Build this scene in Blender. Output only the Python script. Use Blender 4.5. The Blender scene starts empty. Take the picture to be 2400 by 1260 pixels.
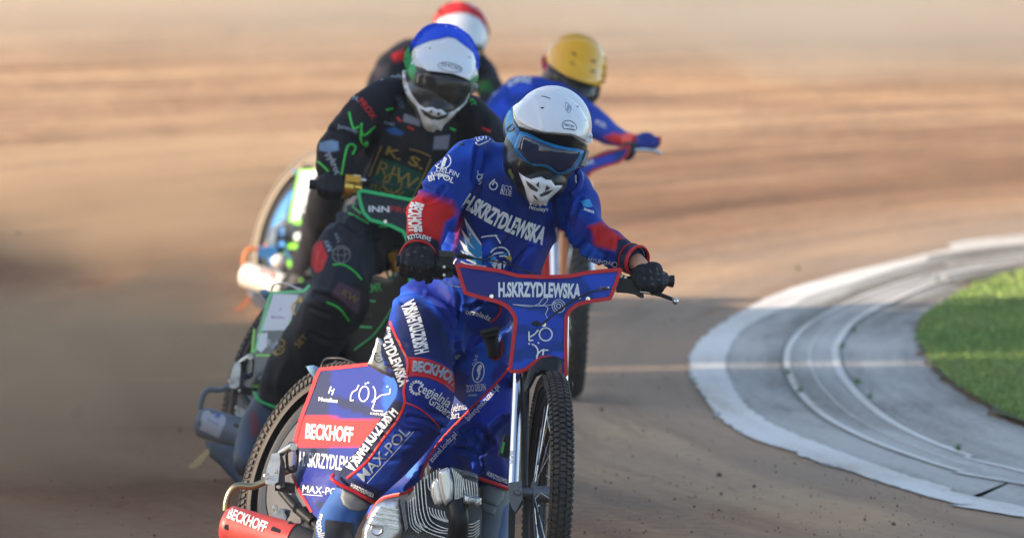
import bpy, bmesh, math, random
import numpy as np
from mathutils import Vector, Matrix
from mathutils.bvhtree import BVHTree
from mathutils.geometry import delaunay_2d_cdt
R = math.radians
random.seed(7); np.random.seed(7)
SC = bpy.context.scene; COL = SC.collection
# ------------------------------------------------ camera, sky, sun, exposure
FPX = 26667.0; CAMH = 2.85; HORIZON = -897.0
PITCH = math.atan((630 - HORIZON) / FPX); CP, SP = math.cos(PITCH), math.sin(PITCH)
cam = bpy.data.cameras.new('camera'); camo = bpy.data.objects.new('camera', cam); COL.objects.link(camo)
cam.lens = 400; cam.sensor_width = 36; cam.clip_start = 1; cam.clip_end = 600
camo.location = (0, 0, CAMH); camo.rotation_euler = (math.pi / 2 - PITCH, 0, 0)
cam.dof.use_dof = True; cam.dof.focus_distance = 32.45; cam.dof.aperture_fstop = 6.6
SC.camera = camo
SUN_EL, SUN_AZ = 19.0, 13.0      # azimuth: degrees the sun stands on the camera side of due left
sd = Vector((math.cos(R(SUN_AZ)) * math.cos(R(SUN_EL)), math.sin(R(SUN_AZ)) * math.cos(R(SUN_EL)), -math.sin(R(SUN_EL))))
w = bpy.data.worlds.new('World'); SC.world = w; w.use_nodes = True
nt = w.node_tree; bg = nt.nodes['Background']
sky = nt.nodes.new('ShaderNodeTexSky'); sky.sky_type = 'NISHITA'; sky.sun_disc = False
sky.sun_elevation = R(SUN_EL); sky.sun_rotation = math.atan2(-sd.x, -sd.y)
sky.dust_density = 1.5
nt.links.new(sky.outputs[0], bg.inputs[0]); bg.inputs[1].default_value = 0.15
sl = bpy.data.lights.new('sun', 'SUN'); sl.energy = 4.9; sl.angle = R(0.5); sl.color = (1.0, 0.83, 0.64)
so = bpy.data.objects.new('sun', sl); COL.objects.link(so)
so.rotation_euler = sd.to_track_quat('-Z', 'Y').to_euler(); so.location = (-30, 10, 25)
SC.view_settings.view_transform = 'Standard'; SC.view_settings.look = 'None'; SC.view_settings.gamma = 1
SC.view_settings.exposure = 1.15
SC.render.resolution_x = 1024; SC.render.resolution_y = 537

# ------------------------------------------------ picture frame <-> place
def P(px, py, Z):
    u = (px - 1200) / FPX * Z; v = -(py - 630) / FPX * Z
    return Vector((u, Z * CP + v * SP, CAMH - Z * SP + v * CP))
def unproj(pxy, Z):
    u = (pxy[:, 0] - 1200) / FPX * Z; v = -(pxy[:, 1] - 630) / FPX * Z
    return np.stack([u, Z * CP + v * SP, CAMH - Z * SP + v * CP], 1)
def proj(co):
    z = co[:, 2] - CAMH
    Z = co[:, 1] * CP - z * SP; v = co[:, 1] * SP + z * CP
    return 1200 + co[:, 0] / Z * FPX, 630 - v / Z * FPX, Z
CAM = Vector((0, 0, CAMH))
def G(px, py, h=0.0):                    # point of the ground seen at a pixel
    d = P(px, py, 1.0) - CAM
    t = (h - CAMH) / d.z
    return CAM + d * t
class Frame:
    """places things measured on one rider's machine for another (own scale and distance)"""
    def __init__(s, Z, src=(0, 0), dst=None, kx=1.0, ky=None):
        s.Z = Z; s.src = src; s.dst = dst or src; s.kx = kx; s.ky = ky or kx
    def xy(s, x, y): return (s.dst[0] + (x - s.src[0]) * s.kx, s.dst[1] + (y - s.src[1]) * s.ky)
    def P(s, x, y, d=0.0):
        a, b = s.xy(x, y); return P(a, b, s.Z + d)
    def m(s, r): return r * (s.kx + s.ky) / 2 * s.Z / FPX
    def pts(s, l): return [s.xy(*p) for p in l]
    def inv(s, l): return [(s.src[0] + (x - s.dst[0]) / s.kx, s.src[1] + (y - s.dst[1]) / s.ky) for x, y in l]

# ------------------------------------------------ materials
MATS = {}
def mat(name, col, rough=0.5, metal=0.0, coat=0.0, bump=0.0, bscale=200.0, vary=0.0, vscale=8.0, attr=False, dust=0.0, spec=0.5, sheen=0.0):
    if name in MATS: return MATS[name]
    m = bpy.data.materials.new(name); m.use_nodes = True; t = m.node_tree; b = t.nodes['Principled BSDF']
    L = t.links.new; N = t.nodes.new
    b.inputs['Roughness'].default_value = rough; b.inputs['Metallic'].default_value = metal
    b.inputs['Coat Weight'].default_value = coat; b.inputs['Coat Roughness'].default_value = 0.06
    b.inputs['Specular IOR Level'].default_value = spec
    if sheen: b.inputs['Sheen Weight'].default_value = sheen; b.inputs['Sheen Roughness'].default_value = 0.4
    tc = N('ShaderNodeTexCoord')
    if attr:
        a = N('ShaderNodeAttribute'); a.attribute_name = 'Col'; out = a.outputs['Color']
    else:
        rgb = N('ShaderNodeRGB'); rgb.outputs[0].default_value = (*col, 1); out = rgb.outputs[0]
    if vary:
        n = N('ShaderNodeTexNoise'); n.inputs['Scale'].default_value = vscale; n.inputs['Detail'].default_value = 6
        L(tc.outputs['Object'], n.inputs['Vector'])
        mr = N('ShaderNodeMapRange'); mr.inputs[1].default_value = 0.3; mr.inputs[2].default_value = 0.7
        mr.inputs[3].default_value = 1 - vary; mr.inputs[4].default_value = 1 + vary
        L(n.outputs[0], mr.inputs[0])
        hv = N('ShaderNodeHueSaturation'); L(out, hv.inputs['Color']); L(mr.outputs[0], hv.inputs['Value']); out = hv.outputs[0]
    if dust:
        n = N('ShaderNodeTexNoise'); n.inputs['Scale'].default_value = 14; n.inputs['Detail'].default_value = 8; n.inputs['Roughness'].default_value = 0.7
        L(tc.outputs['Object'], n.inputs['Vector'])
        mr = N('ShaderNodeMapRange'); mr.inputs[1].default_value = 0.42; mr.inputs[2].default_value = 0.75; mr.inputs[3].default_value = dust * 0.25; mr.inputs[4].default_value = dust
        L(n.outputs[0], mr.inputs[0])
        mx = N('ShaderNodeMix'); mx.data_type = 'RGBA'; L(mr.outputs[0], mx.inputs[0]); L(out, mx.inputs[6]); mx.inputs[7].default_value = (0.27, 0.19, 0.13, 1); out = mx.outputs[2]
        rr = N('ShaderNodeMapRange'); rr.inputs[3].default_value = rough; rr.inputs[4].default_value = min(1, rough + 0.5); L(mr.outputs[0], rr.inputs[0]); L(rr.outputs[0], b.inputs['Roughness'])
    L(out, b.inputs['Base Color'])
    if bump:
        n = N('ShaderNodeTexNoise'); n.inputs['Scale'].default_value = bscale; n.inputs['Detail'].default_value = 4
        L(tc.outputs['Object'], n.inputs['Vector'])
        bp = N('ShaderNodeBump'); bp.inputs['Strength'].default_value = bump; bp.inputs['Distance'].default_value = 0.004
        L(n.outputs[0], bp.inputs['Height']); L(bp.outputs[0], b.inputs['Normal'])
    MATS[name] = m; return m
def srgb(r, g, b):
    f = lambda c: (c / 255 / 12.92) if c <= 10 else ((c / 255 + 0.055) / 1.055) ** 2.4
    return (f(r), f(g), f(b))
C_BLUE = srgb(2, 52, 140); C_BLUE2 = srgb(28, 84, 200); C_NAVY = srgb(22, 30, 72); C_RED = srgb(205, 30, 32); C_WHITE = (0.78, 0.8, 0.82)
C_BLK = srgb(28, 30, 36); C_INK = srgb(16, 34, 120)
M_SUIT = mat('racing suit cloth', (1, 1, 1), 0.6, attr=True, bump=0.25, bscale=420, vary=0.14, vscale=9, dust=0.015, spec=.25)
M_SUIT2 = mat('dusty racing suit cloth', (1, 1, 1), 0.7, attr=True, bump=0.3, bscale=380, vary=0.2, vscale=9, dust=0.07, spec=.2)
M_WHITE = mat('white print', C_WHITE, 0.45, vary=0.05, dust=0.05)
M_GREYPRINT = mat('grey print', srgb(150, 160, 175), 0.5, vary=0.15, vscale=60)
M_REDPRINT = mat('red print', C_RED, 0.45, vary=0.06, vscale=20)
M_NAVYPRINT = mat('navy print', C_NAVY, 0.5)
M_LBLUE = mat('light blue print', srgb(40, 150, 215), 0.45)
M_GREEN = mat('green print', srgb(60, 200, 70), 0.5, vary=0.15, vscale=30)
M_LIME = mat('lime print', srgb(120, 205, 50), 0.5)
M_GOLDPRINT = mat('gold print', srgb(190, 150, 40), 0.5, vary=0.1, vscale=40)
M_DKGREEN = mat('dark green print', srgb(15, 90, 70), 0.55, vary=0.15, vscale=30)
M_ORANGE = mat('orange plastic', srgb(215, 120, 60), 0.5)
M_HELM = mat('painted helmet shell', (1, 1, 1), 0.33, coat=0.1, attr=True, dust=0.012, spec=.28)
M_HWHITE = mat('white glossy plastic', (0.8, 0.82, 0.85), 0.22, coat=0.5, dust=0.025)
M_HYELLOW = mat('yellow glossy helmet', srgb(255, 184, 0), 0.2, coat=0.6, dust=0.03)
M_LENS = mat('dark goggle lens', (0.006, 0.016, 0.06), 0.06, spec=.8, dust=0.01)
M_LENS2 = mat('dusty goggle lens', (0.02, 0.021, 0.022), 0.16, spec=.4, dust=0.10)
M_GFRAME = mat('blue goggle frame', srgb(4, 124, 190), 0.35, vary=0.05)
M_BLACK = mat('black plastic', (0.012, 0.013, 0.016), 0.42, bump=0.1, bscale=150, dust=0.03, spec=.35)
M_DARK = mat('dark grey plastic', (0.035, 0.037, 0.042), 0.5, dust=0.15)
M_GLOVE = mat('black glove fabric', (0.014, 0.015, 0.02), 0.62, bump=0.6, bscale=260, vary=0.3, vscale=60, dust=0.02, spec=.25)
M_BGLOVE = mat('blue glove fabric', srgb(22, 40, 130), 0.7, bump=0.5, bscale=260)
M_RUBBER = mat('tyre rubber', (0.02, 0.02, 0.022), 0.62, bump=0.3, bscale=120, vary=0.3, vscale=30, dust=0.28)
M_RUBBER2 = mat('dusty tyre rubber', (0.035, 0.034, 0.033), 0.7, bump=0.3, bscale=120, vary=0.3, vscale=30, dust=0.16)
M_CHROME = mat('chrome', (0.75, 0.76, 0.78), 0.13, 1.0, dust=0.06)
M_STEEL = mat('brushed steel', (0.62, 0.62, 0.6), 0.3, 1.0, bump=0.1, bscale=90, dust=0.1)
M_ALU = mat('cast aluminium', (0.74, 0.76, 0.79), 0.28, .8, bump=0.25, bscale=220, vary=0.2, vscale=30, dust=0.12)
M_ALUD = mat('dark cast aluminium', (0.17, 0.19, 0.22), 0.45, .6, bump=0.3, bscale=220, dust=0.15)
M_GOLD = mat('titanium gold tube', (0.42, 0.33, 0.2), 0.3, 1.0, vary=0.15, vscale=25, dust=0.12)
M_BRASS = mat('gold anodised metal', (0.7, 0.45, 0.1), 0.28, 1.0)
M_SILRED = mat('red silencer paint', srgb(178, 30, 42), 0.4, coat=0.15, vary=.12, vscale=14, dust=0.4)
M_SILBLUE = mat('grey blue silencer paint', srgb(90, 115, 140), 0.4, dust=0.2)
M_SILWHITE = mat('white silencer paint', srgb(235, 228, 220), 0.4, dust=0.08)
M_RUBBER3 = mat('clay covered tyre rubber', srgb(150, 138, 122), 0.8, dust=0.3)
M_DISC = mat('grey wheel disc', srgb(70, 73, 78), 0.65, dust=0.15)
M_BDISC = mat('blue wheel disc', srgb(50, 130, 200), 0.5, dust=0.2)
M_PANEL = mat('printed panel', (1, 1, 1), 0.42, attr=True, coat=0.1, dust=0.015, spec=.35)
M_BOOT = mat('boot leather', (1, 1, 1), 0.5, attr=True, bump=0.2, bscale=90, vary=0.12, vscale=20, dust=0.14)
M_BOOTGREY = mat('grey boot armour', srgb(125, 130, 130), 0.5, dust=0.15)
M_SKIN = mat('skin', srgb(205, 150, 120), 0.5, bump=0.1, bscale=120)
M_BLUECAP = mat('blue stretch cover', srgb(4, 78, 225), 0.7, bump=0.3, bscale=300, vary=0.1, vscale=15)
M_REDCAP = mat('red stretch cover', srgb(200, 28, 34), 0.75, bump=0.3, bscale=300)
M_BLUEGREY = mat('blue grey mudguard', srgb(110, 150, 185), 0.45, dust=0.2)

# ------------------------------------------------ object plumbing
def link(name, me, parent=None, loc=None):
    o = bpy.data.objects.new(name, me); COL.objects.link(o)
    if parent is not None:
        o.parent = parent; o.matrix_parent_inverse = Matrix.Translation(-ORIG.get(parent.name, Vector()))
    return o
ORIG = {}
def empty(name, label, cat, loc, group=None):
    o = bpy.data.objects.new(name, None); COL.objects.link(o); o.location = loc; o.empty_display_size = 0.2
    o['label'] = label; o['category'] = cat
    if group: o['group'] = group
    ORIG[o.name] = Vector(loc); return o
def tag(o, label=None, cat=None, group=None, kind=None):
    if label: o['label'] = label
    if cat: o['category'] = cat
    if group: o['group'] = group
    if kind: o['kind'] = kind
    return o
def finish(me, mats, smooth=True, ang=40):
    if not isinstance(mats, (list, tuple)): mats = [mats]
    for m in mats: me.materials.append(m)
    if smooth:
        me.polygons.foreach_set('use_smooth', [True] * len(me.polygons))
        try: me.set_sharp_from_angle(angle=R(ang))
        except Exception: pass
    me.update(); return me
class MB:
    def __init__(s): s.v = []; s.f = []
    def add(s, vs, fs):
        n = len(s.v); s.v.extend([tuple(v) for v in vs]); s.f.extend([tuple(i + n for i in f) for f in fs]); return s
    def tube(s, pts, rad, n=10, caps=True):
        pts = [Vector(p) for p in pts]
        if not isinstance(rad, (list, tuple)): rad = [rad] * len(pts)
        vs = []; fs = []; T = []
        for i in range(len(pts)):
            a = pts[max(i - 1, 0)]; b = pts[min(i + 1, len(pts) - 1)]; T.append((b - a).normalized())
        u = T[0].orthogonal().normalized()
        for i, p in enumerate(pts):
            u = (u - T[i] * u.dot(T[i])).normalized(); v = T[i].cross(u)
            for k in range(n):
                a = 2 * math.pi * k / n; vs.append(p + (u * math.cos(a) + v * math.sin(a)) * rad[i])
        for i in range(len(pts) - 1):
            for k in range(n):
                k2 = (k + 1) % n; fs.append((i * n + k, i * n + k2, (i + 1) * n + k2, (i + 1) * n + k))
        if caps:
            fs.append(tuple(range(n))[::-1]); fs.append(tuple((len(pts) - 1) * n + k for k in range(n)))
        return s.add(vs, fs)
    def ball(s, c, rx, ry=None, rz=None, nu=20, nv=12, ax=None):
        ry = ry or rx; rz = rz or rx; c = Vector(c); vs = []; fs = []
        A = ax or Matrix.Identity(3)
        vs.append(c + A @ Vector((0, 0, rz)))
        for j in range(1, nv):
            th = math.pi * j / nv
            for i in range(nu):
                ph = 2 * math.pi * i / nu
                vs.append(c + A @ Vector((rx * math.sin(th) * math.cos(ph), ry * math.sin(th) * math.sin(ph), rz * math.cos(th))))
        vs.append(c + A @ Vector((0, 0, -rz))); e = len(vs) - 1
        for i in range(nu): fs.append((0, 1 + i, 1 + (i + 1) % nu))
        for j in range(nv - 2):
            for i in range(nu):
                a = 1 + j * nu + i; b = 1 + j * nu + (i + 1) % nu; fs.append((a, a + nu, b + nu, b))
        for i in range(nu): fs.append((e, 1 + (nv - 2) * nu + (i + 1) % nu, 1 + (nv - 2) * nu + i))
        return s.add(vs, fs)
    def lathe(s, c, axis, prof, n=24, u0=None):
        """prof: (distance along axis, radius)"""
        axis = Vector(axis).normalized(); u = (u0 or axis.orthogonal()).normalized(); v = axis.cross(u); c = Vector(c)
        vs = []; fs = []
        for (t, r) in prof:
            for k in range(n):
                a = 2 * math.pi * k / n; vs.append(c + axis * t + (u * math.cos(a) + v * math.sin(a)) * r)
        for i in range(len(prof) - 1):
            for k in range(n):
                k2 = (k + 1) % n; fs.append((i * n + k, i * n + k2, (i + 1) * n + k2, (i + 1) * n + k))
        return s.add(vs, fs)
    def box(s, c, ax, ay, az, taper=1.0):
        """c centre, ax ay az half-extent vectors"""
        c = Vector(c); ax = Vector(ax); ay = Vector(ay); az = Vector(az); vs = []
        for k in (-1, 1):
            q = taper if k > 0 else 1
            for (i, j) in ((-1, -1), (1, -1), (1, 1), (-1, 1)): vs.append(c + ax * i * q + ay * j * q + az * k)
        return s.add(vs, [(3, 2, 1, 0), (4, 5, 6, 7), (0, 1, 5, 4), (1, 2, 6, 5), (2, 3, 7, 6), (3, 0, 4, 7)])
    def prism(s, front, back):
        n = len(front)
        return s.add(list(front) + list(back), [tuple(range(n)), tuple(range(2 * n - 1, n - 1, -1))] + [(i, i + n, (i + 1) % n + n, (i + 1) % n) for i in range(n)])
    def mesh(s, name): me = bpy.data.meshes.new(name); me.from_pydata(s.v, [], s.f); me.validate(); return me
    def build(s, name, m, parent=None, smooth=True, ang=40): return link(name, finish(s.mesh(name), m, smooth, ang), parent)
def spline(pts, n=8, closed=False):
    """Catmull-Rom through points of any dimension"""
    a = np.array([tuple(p) for p in pts], float); N = len(a); out = []
    idx = range(N) if closed else range(N - 1)
    for i in idx:
        if closed: p0, p1, p2, p3 = a[(i - 1) % N], a[i], a[(i + 1) % N], a[(i + 2) % N]
        else: p0, p1, p2, p3 = a[max(i - 1, 0)], a[i], a[i + 1], a[min(i + 2, N - 1)]
        for k in range(n):
            t = k / n
            out.append(0.5 * ((2 * p1) + (-p0 + p2) * t + (2 * p0 - 5 * p1 + 4 * p2 - p3) * t * t + (-p0 + 3 * p1 - 3 * p2 + p3) * t ** 3))
    if not closed: out.append(a[-1])
    return np.array(out)
def evalmesh(o):
    dg = bpy.context.evaluated_depsgraph_get(); dg.update()
    me = bpy.data.meshes.new_from_object(o.evaluated_get(dg)); return me
# ------------------------------------------------ numpy helpers
def inpoly(px, py, poly):
    poly = np.asarray(poly, float); ins = np.zeros(len(px), bool); n = len(poly); j = n - 1
    for i in range(n):
        xi, yi = poly[i]; xj, yj = poly[j]
        if yi != yj:
            c = ((yi > py) != (yj > py)) & (px < (xj - xi) * (py - yi) / (yj - yi) + xi); ins ^= c
        j = i
    return ins
def segdist(px, py, poly, closed=True):
    poly = np.asarray(poly, float); d = np.full(len(px), 1e9); n = len(poly)
    for i in range(n if closed else n - 1):
        ax, ay = poly[i]; bx, by = poly[(i + 1) % n]; vx, vy = bx - ax, by - ay; L = vx * vx + vy * vy
        t = np.clip(((px - ax) * vx + (py - ay) * vy) / (L + 1e-9), 0, 1)
        d = np.minimum(d, np.hypot(px - ax - t * vx, py - ay - t * vy))
    return d
class WN:
    """smooth pseudo noise as a sum of warped waves"""
    def __init__(s, seed, scale, oct=3, stretch=(1, 1, 1)):
        r = np.random.RandomState(seed); s.w = []; s.st = np.array(stretch)
        for o in range(oct):
            for k in range(5):
                d = r.normal(size=3); d /= np.linalg.norm(d); s.w.append((d * scale * 1.9 ** o * r.uniform(.7, 1.3), r.uniform(0, 6.28), 0.55 ** o))
    def __call__(s, co):
        q = co * s.st; t = np.zeros(len(co)); q = q + 0.12 / np.linalg.norm(s.w[0][0]) * 6.28 * np.sin(q[:, [1, 2, 0]] * np.linalg.norm(s.w[0][0]) * .7)
        for d, p, a in s.w: t += a * np.sin(q @ d + p)
        return t / 3.0
def getco(me):
    a = np.empty(len(me.vertices) * 3); me.vertices.foreach_get('co', a); return a.reshape(-1, 3)
def setco(me, a): me.vertices.foreach_set('co', a.ravel()); me.update()
def getno(me):
    a = np.empty(len(me.vertices) * 3); me.vertex_normals.foreach_get('vector', a); return a.reshape(-1, 3)
def setcol(me, c):
    at = me.color_attributes.get('Col') or me.color_attributes.new('Col', 'FLOAT_COLOR', 'POINT')
    a = np.ones((len(me.vertices), 4)); a[:, :3] = c; at.data.foreach_set('color', a.ravel())
def paint(me, base, layers):
    """layers: (polygon in picture px, colour, softness px); colour of the cloth itself"""
    co = getco(me); px, py, Z = proj(co); c = np.tile(np.array(base, float), (len(co), 1))
    for L in layers:
        poly, col = L[0], L[1]; soft = L[2] if len(L) > 2 else 2.0
        b = np.asarray(poly); m = (px > b[:, 0].min() - 25) & (px < b[:, 0].max() + 25) & (py > b[:, 1].min() - 25) & (py < b[:, 1].max() + 25)
        if not m.any(): continue
        i = np.where(m)[0]; ins = inpoly(px[i], py[i], poly); d = segdist(px[i], py[i], poly); sd_ = np.where(ins, d, -d)
        k = np.clip(sd_ / soft * 0.5 + 0.5, 0, 1)[:, None]; c[i] = c[i] * (1 - k) + np.array(col) * k
    setcol(me, c)
def fuse(mb, voxel=0.007, smooth=8, sub=0):
    """one continuous skin round overlapping volumes"""
    me = mb.mesh('tmp'); o = bpy.data.objects.new('tmp', me); COL.objects.link(o)
    r = o.modifiers.new('r', 'REMESH'); r.mode = 'VOXEL'; r.voxel_size = voxel
    if smooth: q = o.modifiers.new('s', 'SMOOTH'); q.iterations = smooth; q.factor = 0.6
    if sub: q = o.modifiers.new('u', 'SUBSURF'); q.levels = sub; q.render_levels = sub
    m2 = evalmesh(o); bpy.data.objects.remove(o); return m2
def bvh_of(me):
    return BVHTree.FromPolygons([tuple(v.co) for v in me.vertices], [tuple(p.vertices) for p in me.polygons])
def raydepth(bvh, pxy):
    out = np.full(len(pxy), np.nan)
    for i, (x, y) in enumerate(pxy):
        d = (P(x, y, 1.0) - CAM).normalized(); h = bvh.ray_cast(CAM, d)
        if h[0] is not None:
            q = h[0]; out[i] = q.y * CP - (q.z - CAMH) * SP
    return out
def surf(target, pxy):
    if isinstance(target, BVHTree): return raydepth(target, pxy)
    return target(pxy[:, 0], pxy[:, 1])
def planeZ(p0, n, off=0.0):
    """depth function of a plane through p0 with normal n pushed along n by off"""
    p0 = Vector(p0) + Vector(n).normalized() * off; n = Vector(n).normalized()
    def f(px, py):
        dx = (px - 1200) / FPX; dv = -(py - 630) / FPX
        D = np.stack([dx, CP + dv * SP, -SP + dv * CP], 1)
        return ((p0 - CAM).dot(n)) / (D @ np.array(n))
    return f
def poly_grid(poly, res):
    poly = np.asarray(poly, float); dense = []
    n = len(poly)
    for i in range(n):
        a = poly[i]; b = poly[(i + 1) % n]; k = max(1, int(np.hypot(*(b - a)) / res))
        for j in range(k): dense.append(a + (b - a) * j / k)
    dense = np.array(dense); nb = len(dense)
    x0, y0 = dense.min(0); x1, y1 = dense.max(0)
    gx, gy = np.meshgrid(np.arange(x0, x1, res), np.arange(y0, y1, res)); gx = gx.astype(float); gx[1::2] += res / 2
    gx = gx.ravel(); gy = gy.ravel()
    k = inpoly(gx, gy, dense); gx, gy = gx[k], gy[k]
    if len(gx):
        k = segdist(gx, gy, dense) > res * 0.45; gx, gy = gx[k], gy[k]
    pts = [Vector(p) for p in dense] + [Vector((a, b)) for a, b in zip(gx, gy)]
    vs, es, fs, *_ = delaunay_2d_cdt(pts, [(i, (i + 1) % nb) for i in range(nb)], [], 1, 1e-4)
    return np.array([tuple(v) for v in vs]), fs, dense
def drape(poly, target, name, m, parent, off=0.003, thick=0.0, res=7.0, rnd=0.0, rnd_px=8.0, smooth=True, dfun=None, paintl=None, base=None, mb=None):
    """lay a panel outline on a surface: real offset, thickness and rounded rim"""
    V, F, dense = poly_grid(poly, res)
    Z = surf(target, V)
    if np.isnan(Z).all(): return None
    bad = np.isnan(Z)
    if bad.any():
        good = np.where(~bad)[0]
        for i in np.where(bad)[0]:
            j = good[np.argmin((V[good, 0] - V[i, 0]) ** 2 + (V[good, 1] - V[i, 1]) ** 2)]; Z[i] = Z[j]
    if dfun is not None: Z = Z + dfun(V[:, 0], V[:, 1])
    d = segdist(V[:, 0], V[:, 1], dense)
    lift = np.full(len(V), off + thick)
    if rnd: lift = off + thick - rnd + rnd * np.sqrt(1 - (1 - np.clip(d / rnd_px, 0, 1)) ** 2)
    front = unproj(V, Z - lift); out = MB() if mb is None else mb
    flip = lambda f: tuple(f)[::-1]
    # orient towards the camera
    a, b, c = F[0][:3]; nrm = Vector(front[b] - front[a]).cross(Vector(front[c] - front[a])); toward = nrm.dot(CAM - Vector(front[a])) > 0
    FF = [tuple(f) if toward else flip(f) for f in F]
    out.add(front, FF)
    if thick > 0:
        n0 = len(out.v) - len(front); back = unproj(V, Z - off + 0.0)
        n1 = len(out.v); out.add(back, [f[::-1] for f in FF])
        cnt = {}
        for f in FF:
            for i in range(len(f)): e = (f[i], f[(i + 1) % len(f)]); cnt[e] = 1
        out.f.extend([(a + n0, a + n1, b + n1, b + n0) for (a, b) in cnt if (b, a) not in cnt])
    if mb is not None: return None
    me = out.mesh(name)
    if paintl is not None: paint(me, base, paintl)
    return link(name, finish(me, m, smooth, 50), parent)
def strip_poly(path, w, w2=None):
    p = np.asarray(path, float); w2 = w if w2 is None else w2; n = len(p)
    t = np.gradient(p, axis=0); t /= np.linalg.norm(t, axis=1)[:, None] + 1e-9; nn = np.stack([-t[:, 1], t[:, 0]], 1)
    ww = np.linspace(w, w2, n)[:, None] / 2
    return p + nn * ww, p - nn * ww
def ribbon(path, w, target, mb, off=0.003, step=5.0, w2=None, bulge=0.0015, cyc=False):
    """a narrow strip (piping, printed line) laid on a surface"""
    p = np.asarray(path, float); seg = np.hypot(*np.diff(p, axis=0).T); s = np.concatenate([[0], np.cumsum(seg)])
    n = max(2, int(s[-1] / step) + 1); q = np.linspace(0, s[-1], n); p = np.stack([np.interp(q, s, p[:, 0]), np.interp(q, s, p[:, 1])], 1)
    A, B = strip_poly(p, w, w2); rows = [A, p, B]; Zs = [surf(target, r) for r in rows]
    ok = ~(np.isnan(Zs[0]) | np.isnan(Zs[1]) | np.isnan(Zs[2]))
    W = [unproj(r, np.nan_to_num(z, nan=30.) - off - (bulge if k == 1 else 0)) for k, (r, z) in enumerate(zip(rows, Zs))]
    vs = np.concatenate(W); fs = []
    for i in range(n - 1):
        if ok[i] and ok[i + 1] and abs(Zs[1][i] - Zs[1][i + 1]) < 0.04:
            for k in (0, 1):
                a, b = k * n + i, (k + 1) * n + i; fs.append((a, b, b + 1, a + 1))
    mb.add(vs, fs)
GL = {}
def glyphs(s, bold):
    k = (s, bold)
    if k in GL: return GL[k]
    def raw(t):
        cu = bpy.data.curves.new('t', 'FONT'); cu.body = t; cu.size = 1; cu.offset = bold; cu.resolution_u = 3
        o = bpy.data.objects.new('t', cu); COL.objects.link(o); me = evalmesh(o); bpy.data.objects.remove(o); return me
    cap = max(v.co.y for v in raw('H').vertices)
    me = raw(s); bm = bmesh.new(); bm.from_mesh(me)
    bmesh.ops.remove_doubles(bm, verts=bm.verts, dist=1e-4)
    x0 = min(v.co.x for v in bm.verts); x1 = max(v.co.x for v in bm.verts)
    x = x0 + 0.2
    while x < x1:
        bmesh.ops.bisect_plane(bm, geom=bm.verts[:] + bm.edges[:] + bm.faces[:], plane_co=(x, 0, 0), plane_no=(1, 0, 0)); x += 0.2
    for y in (0.18, 0.36, 0.54): bmesh.ops.bisect_plane(bm, geom=bm.verts[:] + bm.edges[:] + bm.faces[:], plane_co=(0, y, 0), plane_no=(0, 1, 0))
    V = np.array([(v.co.x - x0, v.co.y) for v in bm.verts]); bm.verts.index_update(); F = [tuple(v.index for v in f.verts) for f in bm.faces]; bm.free()
    V[:, 1] /= cap; GL[k] = (V, F, x1 - x0); return GL[k]
def text(s, path, h, target, mb, bold=0.02, off=0.004, h2=None, slant=0.0):
    """lettering stretched along a baseline"""
    V, F, wd = glyphs(s, bold); p = np.asarray(path, float)
    if len(p) > 2: p = spline(p, 6)
    seg = np.hypot(*np.diff(p, axis=0).T); c = np.concatenate([[0], np.cumsum(seg)]); L = c[-1]
    u = V[:, 0] / wd * L; hh = h + ((h2 or h) - h) * V[:, 0] / wd
    u2 = u + slant * V[:, 1] * hh; uc = np.clip(u2, 0, L)
    X = np.interp(uc, c, p[:, 0]); Y = np.interp(uc, c, p[:, 1])
    e = L * 0.03 + 0.5; X1 = np.interp(np.clip(uc + e, 0, L), c, p[:, 0]); Y1 = np.interp(np.clip(uc + e, 0, L), c, p[:, 1]); X0 = np.interp(np.clip(uc - e, 0, L), c, p[:, 0]); Y0 = np.interp(np.clip(uc - e, 0, L), c, p[:, 1])
    tx, ty = X1 - X0, Y1 - Y0; n = np.hypot(tx, ty) + 1e-9; tx /= n; ty /= n
    X = X + tx * (u2 - uc) + ty * V[:, 1] * hh; Y = Y + ty * (u2 - uc) - tx * V[:, 1] * hh
    flat(np.stack([X, Y], 1), F, target, mb, off)
def flat(pxy, F, target, mb, off):
    Z = surf(target, pxy); ok = ~np.isnan(Z); W = unproj(pxy, np.nan_to_num(Z, nan=30.) - off)
    fs = []
    for f in F:
        if all(ok[i] for i in f):
            z = [Z[i] for i in f]
            if max(z) - min(z) < 0.07: fs.append(f if cross2(pxy, f) < 0 else f[::-1])
    used = sorted({i for f in fs for i in f}); ix = {o: n for n, o in enumerate(used)}
    mb.add([W[i] for i in used], [tuple(ix[i] for i in f) for f in fs])
def cross2(p, f):
    a = 0
    for i in range(len(f)): q = p[f[i]]; r = p[f[(i + 1) % len(f)]]; a += q[0] * r[1] - r[0] * q[1]
    return a
def shape(poly, target, mb, off=0.004, res=9):
    V, F, _ = poly_grid(poly, res); flat(V, [tuple(f) for f in F], target, mb, off)
def ring(c, r, w, target, mb, off=0.004, a0=0, a1=360, ry=None, rot=0.0, n=28):
    a = np.radians(np.linspace(a0, a1, n)); ry = ry or r; cr, sr = math.cos(R(rot)), math.sin(R(rot))
    x, y = r * np.cos(a), ry * np.sin(a)
    ribbon(np.stack([c[0] + x * cr - y * sr, c[1] + x * sr + y * cr], 1), w, target, mb, off, step=3)
def ellipse(c, rx, ry, rot=0, n=24):
    a = np.linspace(0, 2 * math.pi, n, endpoint=False); cr, sr = math.cos(R(rot)), math.sin(R(rot))
    return np.stack([c[0] + rx * np.cos(a) * cr - ry * np.sin(a) * sr, c[1] + rx * np.cos(a) * sr + ry * np.sin(a) * cr], 1)

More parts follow.
